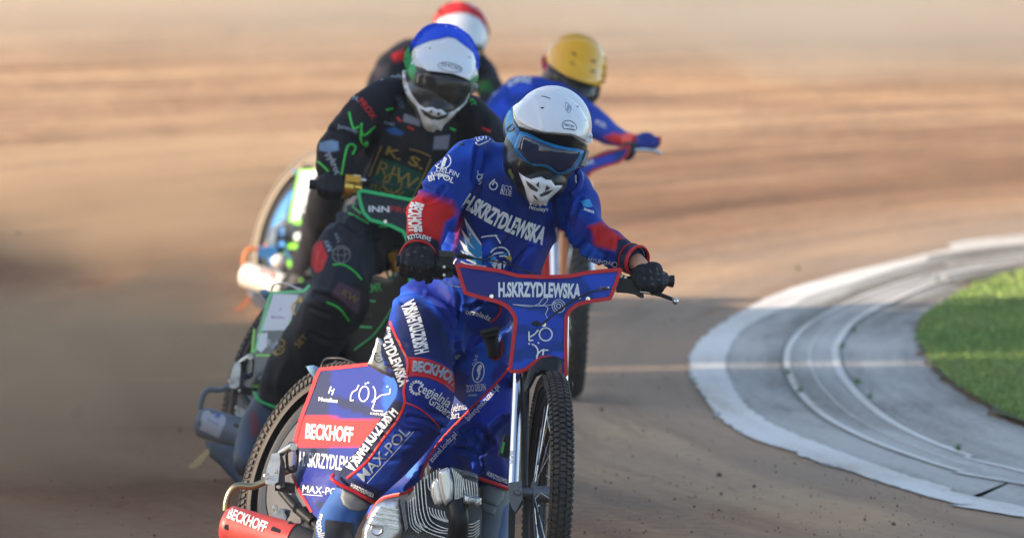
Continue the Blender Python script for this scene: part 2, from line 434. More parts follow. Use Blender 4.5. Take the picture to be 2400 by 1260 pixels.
def ell(f, cx, cy, rx, ry, d, rz):
    X, Y = f.xy(cx, cy); ax, ay = rx * f.kx, ry * f.ky
    return lambda px, py: f.Z + d - rz * np.sqrt(np.clip(1 - ((px - X) / ax) ** 2 - ((py - Y) / ay) ** 2, 0.02, 1))
# ------------------------------------------------ components
def make_wheel(parent, c, n, Rr, wd, rows, knob_h=0.008, cols=5, spokes=36, disc=None, rub=None, hubr=0.028, name='wheel', rim_mat=None, lo=False, th=None, discr=1.0, cover=72):
    """c centre, n axis; tyre with raised blocks, rim, hub, spokes or a covering disc"""
    rub = rub or M_RUBBER; n = Vector(n).normalized(); u = Vector((0, 0, 1)); u = (u - n * n.dot(u)).normalized(); v = n.cross(u); c = Vector(c)
    th = th or wd * 0.78; rc = Rr - knob_h                       # carcass radius
    def pt(a, r, t): return c + (u * math.cos(a) + v * math.sin(a)) * r + n * t
    # carcass profile (t, r)
    prof = []
    for k in range(15):
        q = R(-118 + 236 * k / 14); prof.append((wd / 2 * 0.93 * math.sin(q), rc - th / 2 + th / 2 * math.cos(q)))
    mb = MB(); N = 96 if not lo else 64
    vs = [pt(2 * math.pi * k / N, r, t) for (t, r) in prof for k in range(N)]
    fs = [(i * N + k, (i + 1) * N + k, (i + 1) * N + (k + 1) % N, i * N + (k + 1) % N) for i in range(len(prof) - 1) for k in range(N)]
    mb.add(vs, fs); 
    for (q, rr_) in ((-86, .0012), (-100, .0015), (86, .0012), (100, .0015), (72, .001), (-72, .001)):
        t_, r_ = wd / 2 * 0.93 * math.sin(R(q)), rc - th / 2 + th / 2 * math.cos(R(q)); mb.tube([pt(2 * math.pi * k / 90, r_, t_) for k in range(91)], rr_, 6, False)
    ty = mb.build('tyre', rub, parent)
    kb = MB()
    for rI in range(rows):
        a0 = 2 * math.pi * rI / rows; da = 2 * math.pi / rows * 0.33
        for cI in range(cols):
            q = R(-cover + 2 * cover * (cI + 0.5) / cols); qa = R(2 * cover / cols * 0.40)
            a = a0 + (da * 1.5 if cI % 2 else 0)
            if cI in (0, cols - 1): a = a0 + da * .7
            vv = []
            for hh, sh in ((-0.002, 1.0), (knob_h * (1 if 0 < cI < cols - 1 else 0.8), 0.86)):
                for (sa, sq) in ((-1, -1), (1, -1), (1, 1), (-1, 1)):
                    qq = q + sq * qa * sh; aa = a + sa * da * sh
                    vv.append(pt(aa, rc - th / 2 + (th / 2 + hh) * math.cos(qq), (wd / 2 * 0.93 + hh) * math.sin(qq)))
            kb.add(vv, [(4, 5, 6, 7), (0, 1, 5, 4), (1, 2, 6, 5), (2, 3, 7, 6), (3, 0, 4, 7)])
    kb.build('tread_blocks', rub, ty, smooth=False)
    rr = Rr - th - 0.004
    rim = MB(); pr = [(-0.022, rr + 0.014), (-0.024, rr), (-0.014, rr - 0.006), (-0.012, rr - 0.014), (0.012, rr - 0.014), (0.014, rr - 0.006), (0.024, rr), (0.022, rr + 0.014)]
    vs = [pt(2 * math.pi * k / N, r, t) for (t, r) in pr for k in range(N)]
    rim.add(vs, [(i * N + k, (i + 1) * N + k, (i + 1) * N + (k + 1) % N, i * N + (k + 1) % N) for i in range(len(pr) - 1) for k in range(N)])
    rim.build('rim', rim_mat or M_BLACK, parent)
    hub = MB(); hub.lathe(c - n * 0.06, n, [(0, 0.0), (0, 0.018), (0.012, 0.02), (0.014, hubr + .012), (0.02, hubr + .012), (0.022, hubr * .7), (0.098, hubr * .7), (0.1, hubr + .012), (0.106, hubr + .012), (0.108, 0.02), (0.12, 0.018), (0.12, 0)], 24)
    hub.build('hub', M_ALUD, parent)
    if spokes and not disc:
        sp = MB(); nip = sp
        for k in range(spokes):
            side = 1 if k % 2 else -1; a = 2 * math.pi * k / spokes; b = a + (0.55 if (k // 2) % 2 else -0.55)
            p0 = pt(b, hubr + 0.008, side * 0.04); p1 = pt(a, rr - 0.012, side * 0.004)
            sp.tube([p0, p1], 0.0014, 6); nip.tube([p1 + (p0 - p1) * 0.07, p1], 0.0028, 6)
        sp.build('spokes', M_CHROME, parent)
    if disc:
        for sgn in (1,):
            dk = MB(); dk.lathe(c + n * 0.028 * sgn, n * sgn, [(0.012, 0.0), (0.012, 0.06), (0.004, 0.07), (0.014, rr * discr * .45), (0.012, rr * discr * 0.92), (0.004, rr * discr - 0.001), (-0.004, rr * discr), (-.02, rr * discr)], 64, u)
            dk.build('wheel_disc', disc, parent)
            dk = MB(); dk.lathe(c + n * .02, n, [(-.012, rr * discr * .98), (.012, rr * discr + .004), (.010, rr * (discr + 1) / 2), (.014, rr - .006), (.006, rr + .004), (-.03, rr + .004)], 64, u); dk.build('rim_flange', M_BLACK, parent)
    return ty

def helmet(parent, f, st):
    """st: ellipsoids for the shell, outlines of peak, goggle, chin piece..."""
    mb = MB()
    for (x, y, d, rx, ry, rz) in st['shell']:
        p = f.P(x, y, d); mb.ball(p, f.m(rx), rz, f.m(ry), 28, 18)
    me = fuse(mb, st.get('voxel', 0.006), 10, 1)
    paint(me, st['base'], [(f.pts(a), b, *r) for (a, b, *r) in st.get('paint', [])])
    h = link('helmet', finish(me, st.get('shellmat', M_HELM), True, 60), parent); bv = bvh_of(me)
    cx = np.mean([p[0] for p in f.pts(st['peak'])])
    for nm, poly, m, off, th, rn, rp, df, *tg in st['plates'](f):
        drape(poly, tg[0] if tg else bv, nm, m, h, off, th, st.get('res', 5), rn, rp, dfun=df)
    for nm, m, fn in st.get('prints', []):
        q = MB(); fn(q, bv, f)
        if q.f: q.build(nm, m, h)
    return h, bv

def glove(parent, f, spec, m, voxel=0.0035, print_fn=None):
    """hand closed round the grip: palm, four unequal bent fingers, thumb"""
    mb = MB()
    for (x, y, d, rx, ry, rz, rot) in spec['palm']:
        A = Matrix.Rotation(R(-rot), 3, 'Y'); mb.ball(f.P(x, y, d), f.m(rx), rz, f.m(ry), 20, 12, A)
    for fing in spec['fingers']:
        pts = [f.P(x, y, d) for (x, y, d, r) in fing]; rad = [f.m(r) for (x, y, d, r) in fing]
        mb.tube(pts, rad, 12); mb.ball(pts[-1], rad[-1]); mb.ball(pts[0], rad[0])
        for p, r in zip(pts[1:-1], rad[1:-1]): mb.ball(p, r * 1.04)
    me = fuse(mb, voxel, 3, 0)
    g = link('glove', finish(me, m), parent)
    if print_fn: print_fn(g, bvh_of(me))
    return g

def limb(mb, f, chain):
    """chain of (x, y, d, r px): tapered volumes joined at the joints"""
    pts = [f.P(x, y, d) for (x, y, d, r) in chain]; rad = [f.m(r) for (x, y, d, r) in chain]
    for i in range(len(pts) - 1):
        n = max(2, int((pts[i + 1] - pts[i]).length / 0.03)); seg = [pts[i].lerp(pts[i + 1], k / n) for k in range(n + 1)]; rr = [rad[i] + (rad[i + 1] - rad[i]) * k / n for k in range(n + 1)]
        mb.tube(seg, rr, 20)
    for p, r in zip(pts, rad): mb.ball(p, r)

def suit(name, f, st):
    mb = MB()
    for ch in st['limbs']: limb(mb, f, ch)
    for (x, y, d, rx, ry, rz, rot) in st['blobs']:
        A = Matrix.Rotation(R(-rot), 3, 'Y'); mb.ball(f.P(x, y, d), f.m(rx), rz, f.m(ry), 28, 18, A)
    me = fuse(mb, st.get('voxel', 0.008), st.get('smooth', 6), 1)
    # cloth folds
    co = getco(me); no = getno(me); px, py, Z = proj(co)
    amp = st.get('fold', 0.004); w1 = WN(3, 22, 2, (1, 1, 0.55)); w2 = WN(5, 55, 2, (1, 1, .7)); w3 = WN(11, 9, 1)
    m3 = np.clip(0.6 + 0.5 * w3(co), 0.15, 1.2)
    n1 = w1(co); h = amp * (1 - np.abs(n1)) ** 2 * 1.3 * m3 + amp * 0.5 * w2(co) * m3
    for (path, wpx, depth) in st.get('creases', []):
        p = spline(f.pts(path), 5); b = p; m = (px > b[:, 0].min() - 30) & (px < b[:, 0].max() + 30) & (py > b[:, 1].min() - 30) & (py < b[:, 1].max() + 30)
        i = np.where(m)[0]
        if len(i) == 0: continue
        dd = segdist(px[i], py[i], p, False); ww = wpx * (f.kx + f.ky) / 2
        h[i] -= depth * np.exp(-(dd / ww) ** 2) - depth * 0.5 * np.exp(-((dd - 2.0 * ww) / ww) ** 2)
    setco(me, co + no * h[:, None])
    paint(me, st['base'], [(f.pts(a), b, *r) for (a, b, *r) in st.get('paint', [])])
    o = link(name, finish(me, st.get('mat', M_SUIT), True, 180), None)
    return o, bvh_of(me)
def cable(parent, f, pts, r, m, name='cable', n=10):
    p = spline([(x, y, d) for (x, y, d) in pts], n); mb = MB(); mb.tube([f.P(*q) for q in p], r, 8); return mb.build(name, m, parent)
def tubepx(mb, f, pts, rpx, n=12, sm=6):
    p = spline([tuple(q) for q in pts], sm) if len(pts) > 2 else np.array(pts, float); mb.tube([f.P(*q[:3]) for q in p], f.m(rpx), n)
def boltpx(mb, f, x, y, d, r, ax=None):
    c = f.P(x, y, d); ax = ax or (CAM - c).normalized(); rr = f.m(r); mb.lathe(c, ax, [(0, rr), (0.003, rr), (0.005, rr * .8), (0.005, rr * .4), (0.002, rr * .38), (0.002, 0)], 14)

def bolts(name, m, parent, f, lst):
    for (x, y, d, r) in lst: b = MB(); boltpx(b, f, x, y, d, r); b.build(name, m, parent)
# ------------------------------------------------ the track, the kerb, the infield
TC = Vector((27.2, 43.2, 0)); TR = 26.5           # centre and radius of the inner line near the riders
def ground_mat(name, stops, fine, rough=0.95, bump=0.6, wet=0.0, polar=True, streak=0.5, clod=True):
    m = bpy.data.materials.new(name); m.use_nodes = True; t = m.node_tree; b = t.nodes['Principled BSDF']; L = t.links.new; N = t.nodes.new
    b.inputs['Roughness'].default_value = rough; b.inputs['Specular IOR Level'].default_value = 0.25
    ge = N('ShaderNodeNewGeometry'); sep = N('ShaderNodeSeparateXYZ')
    sub = N('ShaderNodeVectorMath'); sub.operation = 'SUBTRACT'; L(ge.outputs['Position'], sub.inputs[0]); sub.inputs[1].default_value = TC
    L(sub.outputs[0], sep.inputs[0]); ln = N('ShaderNodeVectorMath'); ln.operation = 'LENGTH'; L(sub.outputs[0], ln.inputs[0])
    at = N('ShaderNodeMath'); at.operation = 'ARCTAN2'; L(sep.outputs[1], at.inputs[0]); ng = N('ShaderNodeMath'); ng.operation = 'MULTIPLY'; L(sep.outputs[0], ng.inputs[0]); ng.inputs[1].default_value = -1; L(ng.outputs[0], at.inputs[1])
    ar = N('ShaderNodeMath'); ar.operation = 'MULTIPLY'; L(at.outputs[0], ar.inputs[0]); ar.inputs[1].default_value = 1.5
    cb = N('ShaderNodeCombineXYZ'); L(ln.outputs['Value'], cb.inputs[0]); L(ar.outputs[0], cb.inputs[1])
    def noise(vec, scale, det=6, ro=0.6, dim='3D'):
        n = N('ShaderNodeTexNoise'); n.inputs['Scale'].default_value = scale; n.inputs['Detail'].default_value = det; n.inputs['Roughness'].default_value = ro; L(vec, n.inputs['Vector']); return n.outputs[0]
    n1 = noise(cb.outputs[0], 1.6, 7, .62) if polar else noise(ge.outputs['Position'], 1.6)
    n2 = noise(ge.outputs['Position'], 0.35, 5); n3 = noise(ge.outputs['Position'], fine, 8, .7)
    n4 = noise(cb.outputs[0], 9.0, 4) if polar else noise(ge.outputs['Position'], 7)
    def mad(a, k, c):
        q = N('ShaderNodeMath'); q.operation = 'MULTIPLY_ADD'; L(a, q.inputs[0]); q.inputs[1].default_value = k
        if isinstance(c, float): q.inputs[2].default_value = c
        else: L(c, q.inputs[2])
        return q.outputs[0]
    s = mad(n1, streak, mad(n2, 0.5, mad(n3, 0.5, mad(n4, 0.25, -0.125 - streak * 0.5))))
    cr = N('ShaderNodeValToRGB'); L(s, cr.inputs[0]); e = cr.color_ramp.elements
    while len(e) < len(stops): e.new(0.5)
    for q, (p, c) in zip(e, stops): q.position = p; q.color = (*c, 1)
    colo = cr.outputs[0]
    if polar == 2:      # packed paler clay along the kerb
        kr = N('ShaderNodeMapRange'); kr.inputs[1].default_value = TR + .1; kr.inputs[2].default_value = TR + 1.5; kr.inputs[3].default_value = .85; kr.inputs[4].default_value = 0
        kn = mad(n2, 3.0, mad(n1, 2.0, ln.outputs['Value'])); ks = N('ShaderNodeMath'); ks.operation = 'SUBTRACT'; L(kn, ks.inputs[0]); ks.inputs[1].default_value = 2.5; L(ks.outputs[0], kr.inputs[0])
        mx = N('ShaderNodeMix'); mx.data_type = 'RGBA'; L(kr.outputs[0], mx.inputs[0]); L(colo, mx.inputs[6]); mx.inputs[7].default_value = (*srgb(157, 136, 116), 1); colo = mx.outputs[2]
        k2 = N('ShaderNodeMapRange'); k2.inputs[1].default_value = TR + 1.0; k2.inputs[2].default_value = TR + 2.2; k2.inputs[4].default_value = .75; L(ks.outputs[0], k2.inputs[0])
        k3 = N('ShaderNodeMapRange'); k3.inputs[1].default_value = TR + 3.2; k3.inputs[2].default_value = TR + 7; k3.inputs[3].default_value = 1; k3.inputs[4].default_value = 0; L(ks.outputs[0], k3.inputs[0])
        km = N('ShaderNodeMath'); km.operation = 'MULTIPLY'; L(k2.outputs[0], km.inputs[0]); L(k3.outputs[0], km.inputs[1])
        m2 = N('ShaderNodeMix'); m2.data_type = 'RGBA'; L(km.outputs[0], m2.inputs[0]); L(colo, m2.inputs[6]); m2.inputs[7].default_value = (*srgb(120, 82, 54), 1); colo = m2.outputs[2]
        n5 = noise(cb.outputs[0], 4.2, 5, .65); s5 = N('ShaderNodeMapRange'); s5.inputs[1].default_value = .52; s5.inputs[2].default_value = .68; s5.inputs[4].default_value = .55; L(n5, s5.inputs[0])
        m3 = N('ShaderNodeMix'); m3.data_type = 'RGBA'; L(s5.outputs[0], m3.inputs[0]); L(colo, m3.inputs[6]); m3.inputs[7].default_value = (*srgb(122, 92, 70), 1); colo = m3.outputs[2]
    L(colo, b.inputs['Base Color'])
    bp = N('ShaderNodeBump'); bp.inputs['Strength'].default_value = bump; bp.inputs['Distance'].default_value = 0.03
    hh = mad(n3, 0.5, mad(n1, 1.0, mad(n4, 0.4, 0.0))); L(hh, bp.inputs['Height']); L(bp.outputs[0], b.inputs['Normal'])
    return m
def grid_sheet(x0, x1, y0, y1, nx, ny, fz):
    xs = np.linspace(x0, x1, nx); ys = np.linspace(y0, y1, ny); X, Y = np.meshgrid(xs, ys); co = np.stack([X.ravel(), Y.ravel(), np.zeros(X.size)], 1); co[:, 2] = fz(co)
    fs = [(j * nx + i, j * nx + i + 1, (j + 1) * nx + i + 1, (j + 1) * nx + i) for j in range(ny - 1) for i in range(nx - 1)]
    me = bpy.data.meshes.new('g'); me.from_pydata(co.tolist(), [], fs); return me
M_DIRT = ground_mat('red clay track dirt', [(0.34, srgb(126, 92, 66)), (0.5, srgb(172, 134, 99)), (0.66, srgb(200, 163, 124))], 14.0, polar=2, streak=.85)
wr = WN(21, 2.2, 4); wr2 = WN(23, 20, 3)
def dirt_z(co):
    r = np.hypot(co[:, 0] - TC.x, co[:, 1] - TC.y); q = np.stack([r * 2.0, np.arctan2(co[:, 1] - TC.y, TC.x - co[:, 0]) * 3.0, r * 0], 1)
    edge = np.clip((r - TR - 0.6) / 1.5, 0, 1)
    return edge * (0.016 * wr(q) + 0.004 * wr2(co)) - 0.003
me = grid_sheet(-9, 9, 28, 95, 300, 700, dirt_z); tag(link('track', finish(me, M_DIRT, True, 180)), kind='structure')
mb = MB()
for (a, b, c, d_) in ((-250, -9, -60, 400), (9, 250, -60, 400), (-9, 9, -60, 28), (-9, 9, 95, 400)):
    mb.add([(a, c, -0.004), (b, c, -0.004), (b, d_, -0.004), (a, d_, -0.004)], [(0, 1, 2, 3)])
tag(mb.build('ground', M_DIRT), kind='structure')
# boundary curves traced on the ground
C0 = [(2400, 548), (2221, 585), (2072, 619), (1936, 653), (1819, 690), (1701, 752), (1639, 802), (1613, 845), (1624, 889), (1658, 944), (1695, 985), (1757, 1025), (1862, 1059), (1924, 1084), (1990, 1103), (2066, 1130), (2159, 1158), (2252, 1183), (2400, 1212)]
C1 = [(2400, 573), (2159, 616), (2035, 653), (1911, 690), (1862, 715), (1775, 752), (1726, 790), (1702, 845), (1716, 901), (1750, 950), (1812, 994), (1911, 1037), (2035, 1083), (2120, 1112), (2221, 1142), (2400, 1188)]
C2 = [(2400, 598), (2221, 629), (2035, 687), (1911, 746), (1856, 790), (1834, 839), (1850, 901), (1911, 969), (2011, 1025), (2122, 1068), (2240, 1105), (2400, 1138)]
C3 = [(2400, 622), (2221, 660), (2097, 709), (2017, 752), (1980, 796), (1970, 833), (1992, 889), (2066, 963), (2159, 1019), (2283, 1068), (2400, 1102)]
C4 = [(2400, 640), (2283, 678), (2209, 718), (2159, 752), (2150, 802), (2188, 870), (2252, 920), (2326, 963), (2400, 1000)]
def curve(C, out=0.0):
    p = [G(x, y) for x, y in C]; 
    a = p[0] + (p[0] - p[1]).normalized() * 6 + Vector((1.6, 0, 0)); b = p[-1] + (p[-1] - p[-2]).normalized() * 5 + Vector((0.5, 0, 0))
    pts = [a + Vector((9, 6, 0)), a] + p + [b, b + Vector((8, -7, 0))]
    return spline([tuple(q) for q in pts], 14)
def resamp(c, n):
    s = np.concatenate([[0], np.cumsum(np.linalg.norm(np.diff(c, axis=0), axis=1))]); q = np.linspace(0, s[-1], n); return np.stack([np.interp(q, s, c[:, k]) for k in range(3)], 1)
def band(Ca, Cb, z, m, name, rag_a=0.0, rag_b=0.0, n=900, lab=None, kind='structure', zin=None):
    A = resamp(curve(Ca), n); B = resamp(curve(Cb), n); wv = WN(sum(map(ord, name)) % 97, 28, 4); wv2 = WN(17, 2.5, 1)
    D = B - A; D /= np.linalg.norm(D, axis=1)[:, None]; A = A + D * (rag_a * wv(A) * np.clip(.5 + wv2(A), 0, 1))[:, None]; B = B + D * (rag_b * wv(B))[:, None]
    K = 7; vs = []; 
    for k in range(K):
        q = A + (B - A) * k / (K - 1); q[:, 2] = z + (0 if zin is None else zin(k / (K - 1))); vs += q.tolist()
    fs = [(k * n + i, k * n + i + 1, (k + 1) * n + i + 1, (k + 1) * n + i) for k in range(K - 1) for i in range(n - 1)]
    mb = MB(); mb.add(vs, fs); bm = bmesh.new(); me = mb.mesh(name); bm.from_mesh(me); bmesh.ops.recalc_face_normals(bm, faces=bm.faces)
    if sum(f.normal.z for f in bm.faces) < 0: bmesh.ops.reverse_faces(bm, faces=bm.faces)
    bm.to_mesh(me); bm.free(); o = link(name, finish(me, m, True, 60)); return tag(o, kind=kind)
M_CONC = ground_mat('grey concrete apron', [(0.38, srgb(112, 104, 94)), (0.5, srgb(156, 152, 145)), (0.62, srgb(190, 186, 178))], 30.0, 0.8, 0.15, streak=1.1)
M_CONC2 = ground_mat('pale concrete kerb', [(0.38, srgb(128, 120, 110)), (0.5, srgb(170, 166, 160)), (0.62, srgb(198, 194, 187))], 40.0, 0.75, 0.1, streak=0.9)
M_LINE = ground_mat('white line paint', [(0.36, srgb(158, 138, 116)), (0.46, srgb(208, 200, 189)), (0.58, srgb(230, 226, 219))], 60.0, 0.7, 0.1, streak=0.5)
M_JOINT = mat('dark joint', (0.06, 0.06, 0.055), 0.9, vary=0.4, vscale=30)
M_SOIL = mat('infield soil', srgb(70, 74, 40), 0.95, vary=0.3, vscale=3, bump=0.6, bscale=60)
band(C0, C4, 0.001, M_CONC, 'apron', 0.02, 0.03)
band(C0, C1, 0.003, M_LINE, 'white_line', 0.016, 0.006)
band(C2, C3, 0.003, M_CONC2, 'kerb_strip', 0.0, 0.0)
def mix_c(a, b, k): return [tuple(np.array(p) * (1 - k) + np.array(q) * k) for p, q in zip(a, b)]
def lerp_band(Ca, Cb, k0, k1, z, m, name):
    A = resamp(curve(Ca), 900); B = resamp(curve(Cb), 900); a = A + (B - A) * k0; b = A + (B - A) * k1; a[:, 2] = b[:, 2] = z
    q = MB(); q.add(a.tolist() + b.tolist(), [(i, i + 1, 901 + i, 900 + i) for i in range(899)]); return tag(q.build(name, m), kind='structure')
lerp_band(C2, C3, .02, .13, .0055, M_LINE, 'kerb_line'); lerp_band(C2, C3, .84, .97, .0055, M_LINE, 'kerb_line'); lerp_band(C2, C3, .45, .48, .0055, M_LINE, 'kerb_line')
def offs(C, d): return [(x + d * 0.8, y - 0) for x, y in C]
jt = MB()
for C, dx in ((C2, -1), (C3, 1)):
    A = resamp(curve(offs(C, dx)), 700); B = resamp(curve(offs(C, dx + (2.5 if dx > 0 else -2.5))), 700); A[:, 2] = B[:, 2] = 0.0045
    jt.add(A.tolist() + B.tolist(), [(i, i + 1, 700 + i + 1, 700 + i) for i in range(699)])
tag(jt.build('expansion_joints', M_JOINT), kind='structure')
# grass
A = resamp(curve(C4), 400); gp = MB(); far = A + np.array([14.0, 0, 0]); A[:, 2] = 0.02; far[:, 2] = 0.02
gp.add(A.tolist() + far.tolist(), [(i, i + 1, 401 + i, 400 + i) for i in range(399)]); tag(gp.build('infield_soil', M_SOIL), kind='structure')
def grass_mat():
    m = bpy.data.materials.new('grass blades'); m.use_nodes = True; t = m.node_tree; b = t.nodes['Principled BSDF']; L = t.links.new
    at = t.nodes.new('ShaderNodeAttribute'); at.attribute_name = 'Col'; L(at.outputs['Color'], b.inputs['Base Color']); b.inputs['Roughness'].default_value = 0.55
    b.inputs['Subsurface Weight'].default_value = 0.0
    return m
rs = np.random.RandomState(3); K = 90000
py = rs.uniform(560, 1300, K); px = rs.uniform(2080, 2560, K); C4a = np.array(C4)
o4 = np.argsort(C4a[:, 1]); edge = np.interp(py, C4a[o4, 1], C4a[o4, 0]); 
lim = edge + rs.normal(0, 4, K) + 2
ok = (px > lim) & (py > 640 - (px - 2400) * 0.12) & (py < 1000 + np.clip(px - 2400, 0, 400) * 0.45); px, py = px[ok], py[ok]
gx = np.array([tuple(G(a, b)) for a, b in zip(px, py)]); n = len(gx); ang = rs.uniform(0, 6.28, n); hgt = rs.uniform(.008, .022, n); wdt = rs.uniform(.0025, .006, n); ln = rs.normal(0, .008, (n, 2))
dx = np.stack([np.cos(ang) * wdt, np.sin(ang) * wdt, np.zeros(n)], 1); gx[:, 2] = 0.018
tip = gx + np.concatenate([ln, hgt[:, None]], 1); V = np.stack([gx - dx, gx + dx, tip], 1).reshape(-1, 3)
me = bpy.data.meshes.new('grass'); me.vertices.add(3 * n); me.vertices.foreach_set('co', V.ravel()); me.loops.add(3 * n); me.loops.foreach_set('vertex_index', np.arange(3 * n)); me.polygons.add(n); me.polygons.foreach_set('loop_start', np.arange(n) * 3); me.update(calc_edges=True)
gn = WN(8, 1.5, 3)(gx); base = np.array(srgb(112, 152, 66)); dry = np.array(srgb(188, 190, 108)); k = np.clip(0.25 + 0.25 * gn + rs.normal(0, .22, n), 0, 1)[:, None]
cc = (base * (1 - k) + dry * k) * rs.uniform(.6, 1.3, (n, 1)); setcol(me, np.repeat(cc, 3, axis=0)); me.materials.append(grass_mat()); tag(link('grass', me), 'short green infield grass inside the concrete apron', 'grass', kind='stuff')
# weeds in the joints
wd_ = MB()
for (x, y, s_) in ((1973, 822, 7), (1996, 783, 5), (1846, 884, 4), (1872, 925, 5), (2010, 905, 5), (2040, 940, 4), (2245, 1062, 4), (1870, 640, 4), (2198, 665, 4)):
    g = G(x, y)
    for k in range(14 * s_ // 4):
        a = random.uniform(0, 6.28); r = random.uniform(0, .004 * s_); c = g + Vector((math.cos(a) * r, math.sin(a) * r * 2, 0.012)); t = c + Vector((random.gauss(0, .008), random.gauss(0, .01), random.uniform(.01, .035))); e = Vector((math.cos(a + 1.5), math.sin(a + 1.5), 0)) * .003
        wd_.add([c - e, c + e, t], [(0, 1, 2)])
tag(wd_.build('weeds', mat('weeds', srgb(70, 110, 40), 0.6, vary=.3), smooth=False), 'small green weeds growing in the concrete joints', 'weeds', kind='stuff')
# loose clods of dirt
cl = MB(); rs = np.random.RandomState(9)
for k in range(650):
    x = rs.uniform(1180, 2250); y = 960 + 300 * rs.uniform(0, 1) ** .6
    if y < 1000 + (x - 1600) * .22 + 20 and x > 1500 and rs.rand() < .93: continue
    g = G(x, y + 10); r = 0.0016 * math.exp(rs.normal(0, .55)); r = min(r * .9, .006)
    a = [rs.normal(0, 1, 3) for _ in range(6)]; vs = [g + Vector((0, 0, r * .3)) + Vector(tuple(q / np.linalg.norm(q) * r * rs.uniform(.7, 1.3))) for q in ([1, 0, 0], [-1, 0, 0], [0, 1, 0], [0, -1, 0], [0, 0, 1], [0, 0, -1])]
    cl.add(vs, [(0, 2, 4), (2, 1, 4), (1, 3, 4), (3, 0, 4), (2, 0, 5), (1, 2, 5), (3, 1, 5), (0, 3, 5)])
for k in range(1300):
    x = rs.uniform(100, 2300); y = rs.uniform(700, 1260); g = G(x, y); r = 0.0022 * math.exp(rs.normal(0, .5)); 
    rr_ = math.hypot(g.x - TC.x, g.y - TC.y)
    if rr_ < TR + .05: continue
    vs = [g + Vector((0, 0, r * .3)) + Vector((q[0] * r, q[1] * r, q[2] * r)) for q in ([1, .2, 0], [-1, 0, .1], [0, 1, 0], [0, -1, 0], [0, .1, .8], [0, 0, -1])]
    cl.add(vs, [(0, 2, 4), (2, 1, 4), (1, 3, 4), (3, 0, 4), (2, 0, 5), (1, 2, 5), (3, 1, 5), (0, 3, 5)])
tag(cl.build('dirt_clods', mat('dark clod', srgb(104, 82, 68), 0.95, vary=.3), smooth=False), 'loose dark crumbs of dirt scattered over the track', 'dirt clods', kind='stuff')
# ------------------------------------------------ stands left of the track: they shade it, the gaps let the low sun through
def shade_y(x_at, y_at, X=-34.0): return y_at - (x_at - X) * math.tan(R(SUN_AZ))
M_STAND = mat('weathered concrete stand', srgb(150, 146, 140), 0.85, vary=0.1); M_SEAT = mat('stand seats', srgb(60, 75, 110), 0.6)
def stand(y0, y1, label, h=19.0):
    r = empty('grandstand', label, 'grandstand', (-38, (y0 + y1) / 2, 0), 'stands along the left side of the track')
    tn = math.tan(R(SUN_AZ)); ym = (y0 + y1) / 2
    a = MB(); a.box((-38, ym - 4 * tn, h / 2), (4, 4 * tn, 0), (0, (y1 - y0) / 2, 0), (0, 0, h / 2)); a.build('back_wall', M_STAND, r, smooth=False)
    b = MB(); 
    if y1 - y0 > 3:
        for k in range(9): b.box((-33.5 + k * 0.0 + 1.2 - 0.45 * k, (y0 + y1) / 2, 0.4 + 0.4 * k), (0.4, 0, 0), (0, (y1 - y0) / 2 - .3, 0), (0, 0, 0.05))
        b.build('seat_rows', M_SEAT, r, smooth=False)
    c = MB(); c.box((-37, ym - 3 * tn, h + .2), (6, 6 * tn, 0), (0, (y1 - y0) / 2, 0), (0, 0, .15)); c.build('roof', M_STAND, r, smooth=False)
EDGES = [(-30.0, 32.55), (34.45, 43.03), (43.18, 46.45)]   # shaded stretches of track, measured on the centre line
for k, (a, b) in enumerate(EDGES):
    stand(shade_y(0, a), shade_y(0, b), ['long grandstand nearest the camera, left of the track', 'middle grandstand left of the track, between the two sunny gaps', 'short far block of grandstand left of the track'][k])

# unseen blocks added beyond, heights set to shade only the left of the track
r = empty('grandstand', 'unseen low blocks beyond the tall grandstands, added to shade the left of the track', 'grandstand', (-38, 46, 0), 'stands along the left side of the track')
for (a, b, tip) in ((46.45, 49, -1.75), (49, 51.5, -1.65), (51.5, 53.5, -1.9), (53.5, 55, -2.3)):
    h = (tip + 31) * math.tan(R(SUN_EL)) / math.cos(R(SUN_AZ)); y0, y1 = shade_y(0, a), shade_y(0, b); tn = math.tan(R(SUN_AZ)); ym = (y0 + y1) / 2
    m = MB(); m.box((-35, ym - 1 * tn, h / 2), (4, 4 * tn, 0), (0, (y1 - y0) / 2, 0), (0, 0, h / 2)); m.build('added_shade_block', M_STAND, r, smooth=False)
# ------------------------------------------------ leading rider and machine
BL, BL2, NV, RD = C_BLUE, C_BLUE2, C_NAVY, C_RED
def bike_base(f, Z, px): g = P(px, 700, Z); return Vector((g.x, g.y, 0))
F1 = Frame(32.5)
bike1 = empty('motorcycle', 'blue speedway motorcycle with red edged front plate and red silencer, ridden in front', 'motorcycle', (0.0, 32.8, 0), 'speedway motorcycles racing round the bend')
# ---- geometry shared by all machines
def steer_axis(a, lean=0.0):
    return Vector((-math.cos(R(a)), -math.sin(R(a)), math.sin(R(lean))))
def rear_axis(yaw, lean):
    r = Vector((math.cos(R(yaw)), math.sin(R(yaw)), 0)); u = Vector((0, 0, math.cos(R(lean)))) + r * math.sin(R(lean)); t = Vector((math.sin(R(yaw)), -math.cos(R(yaw)), 0))
    n = u.cross(t); return n if n.x < 0 else -n

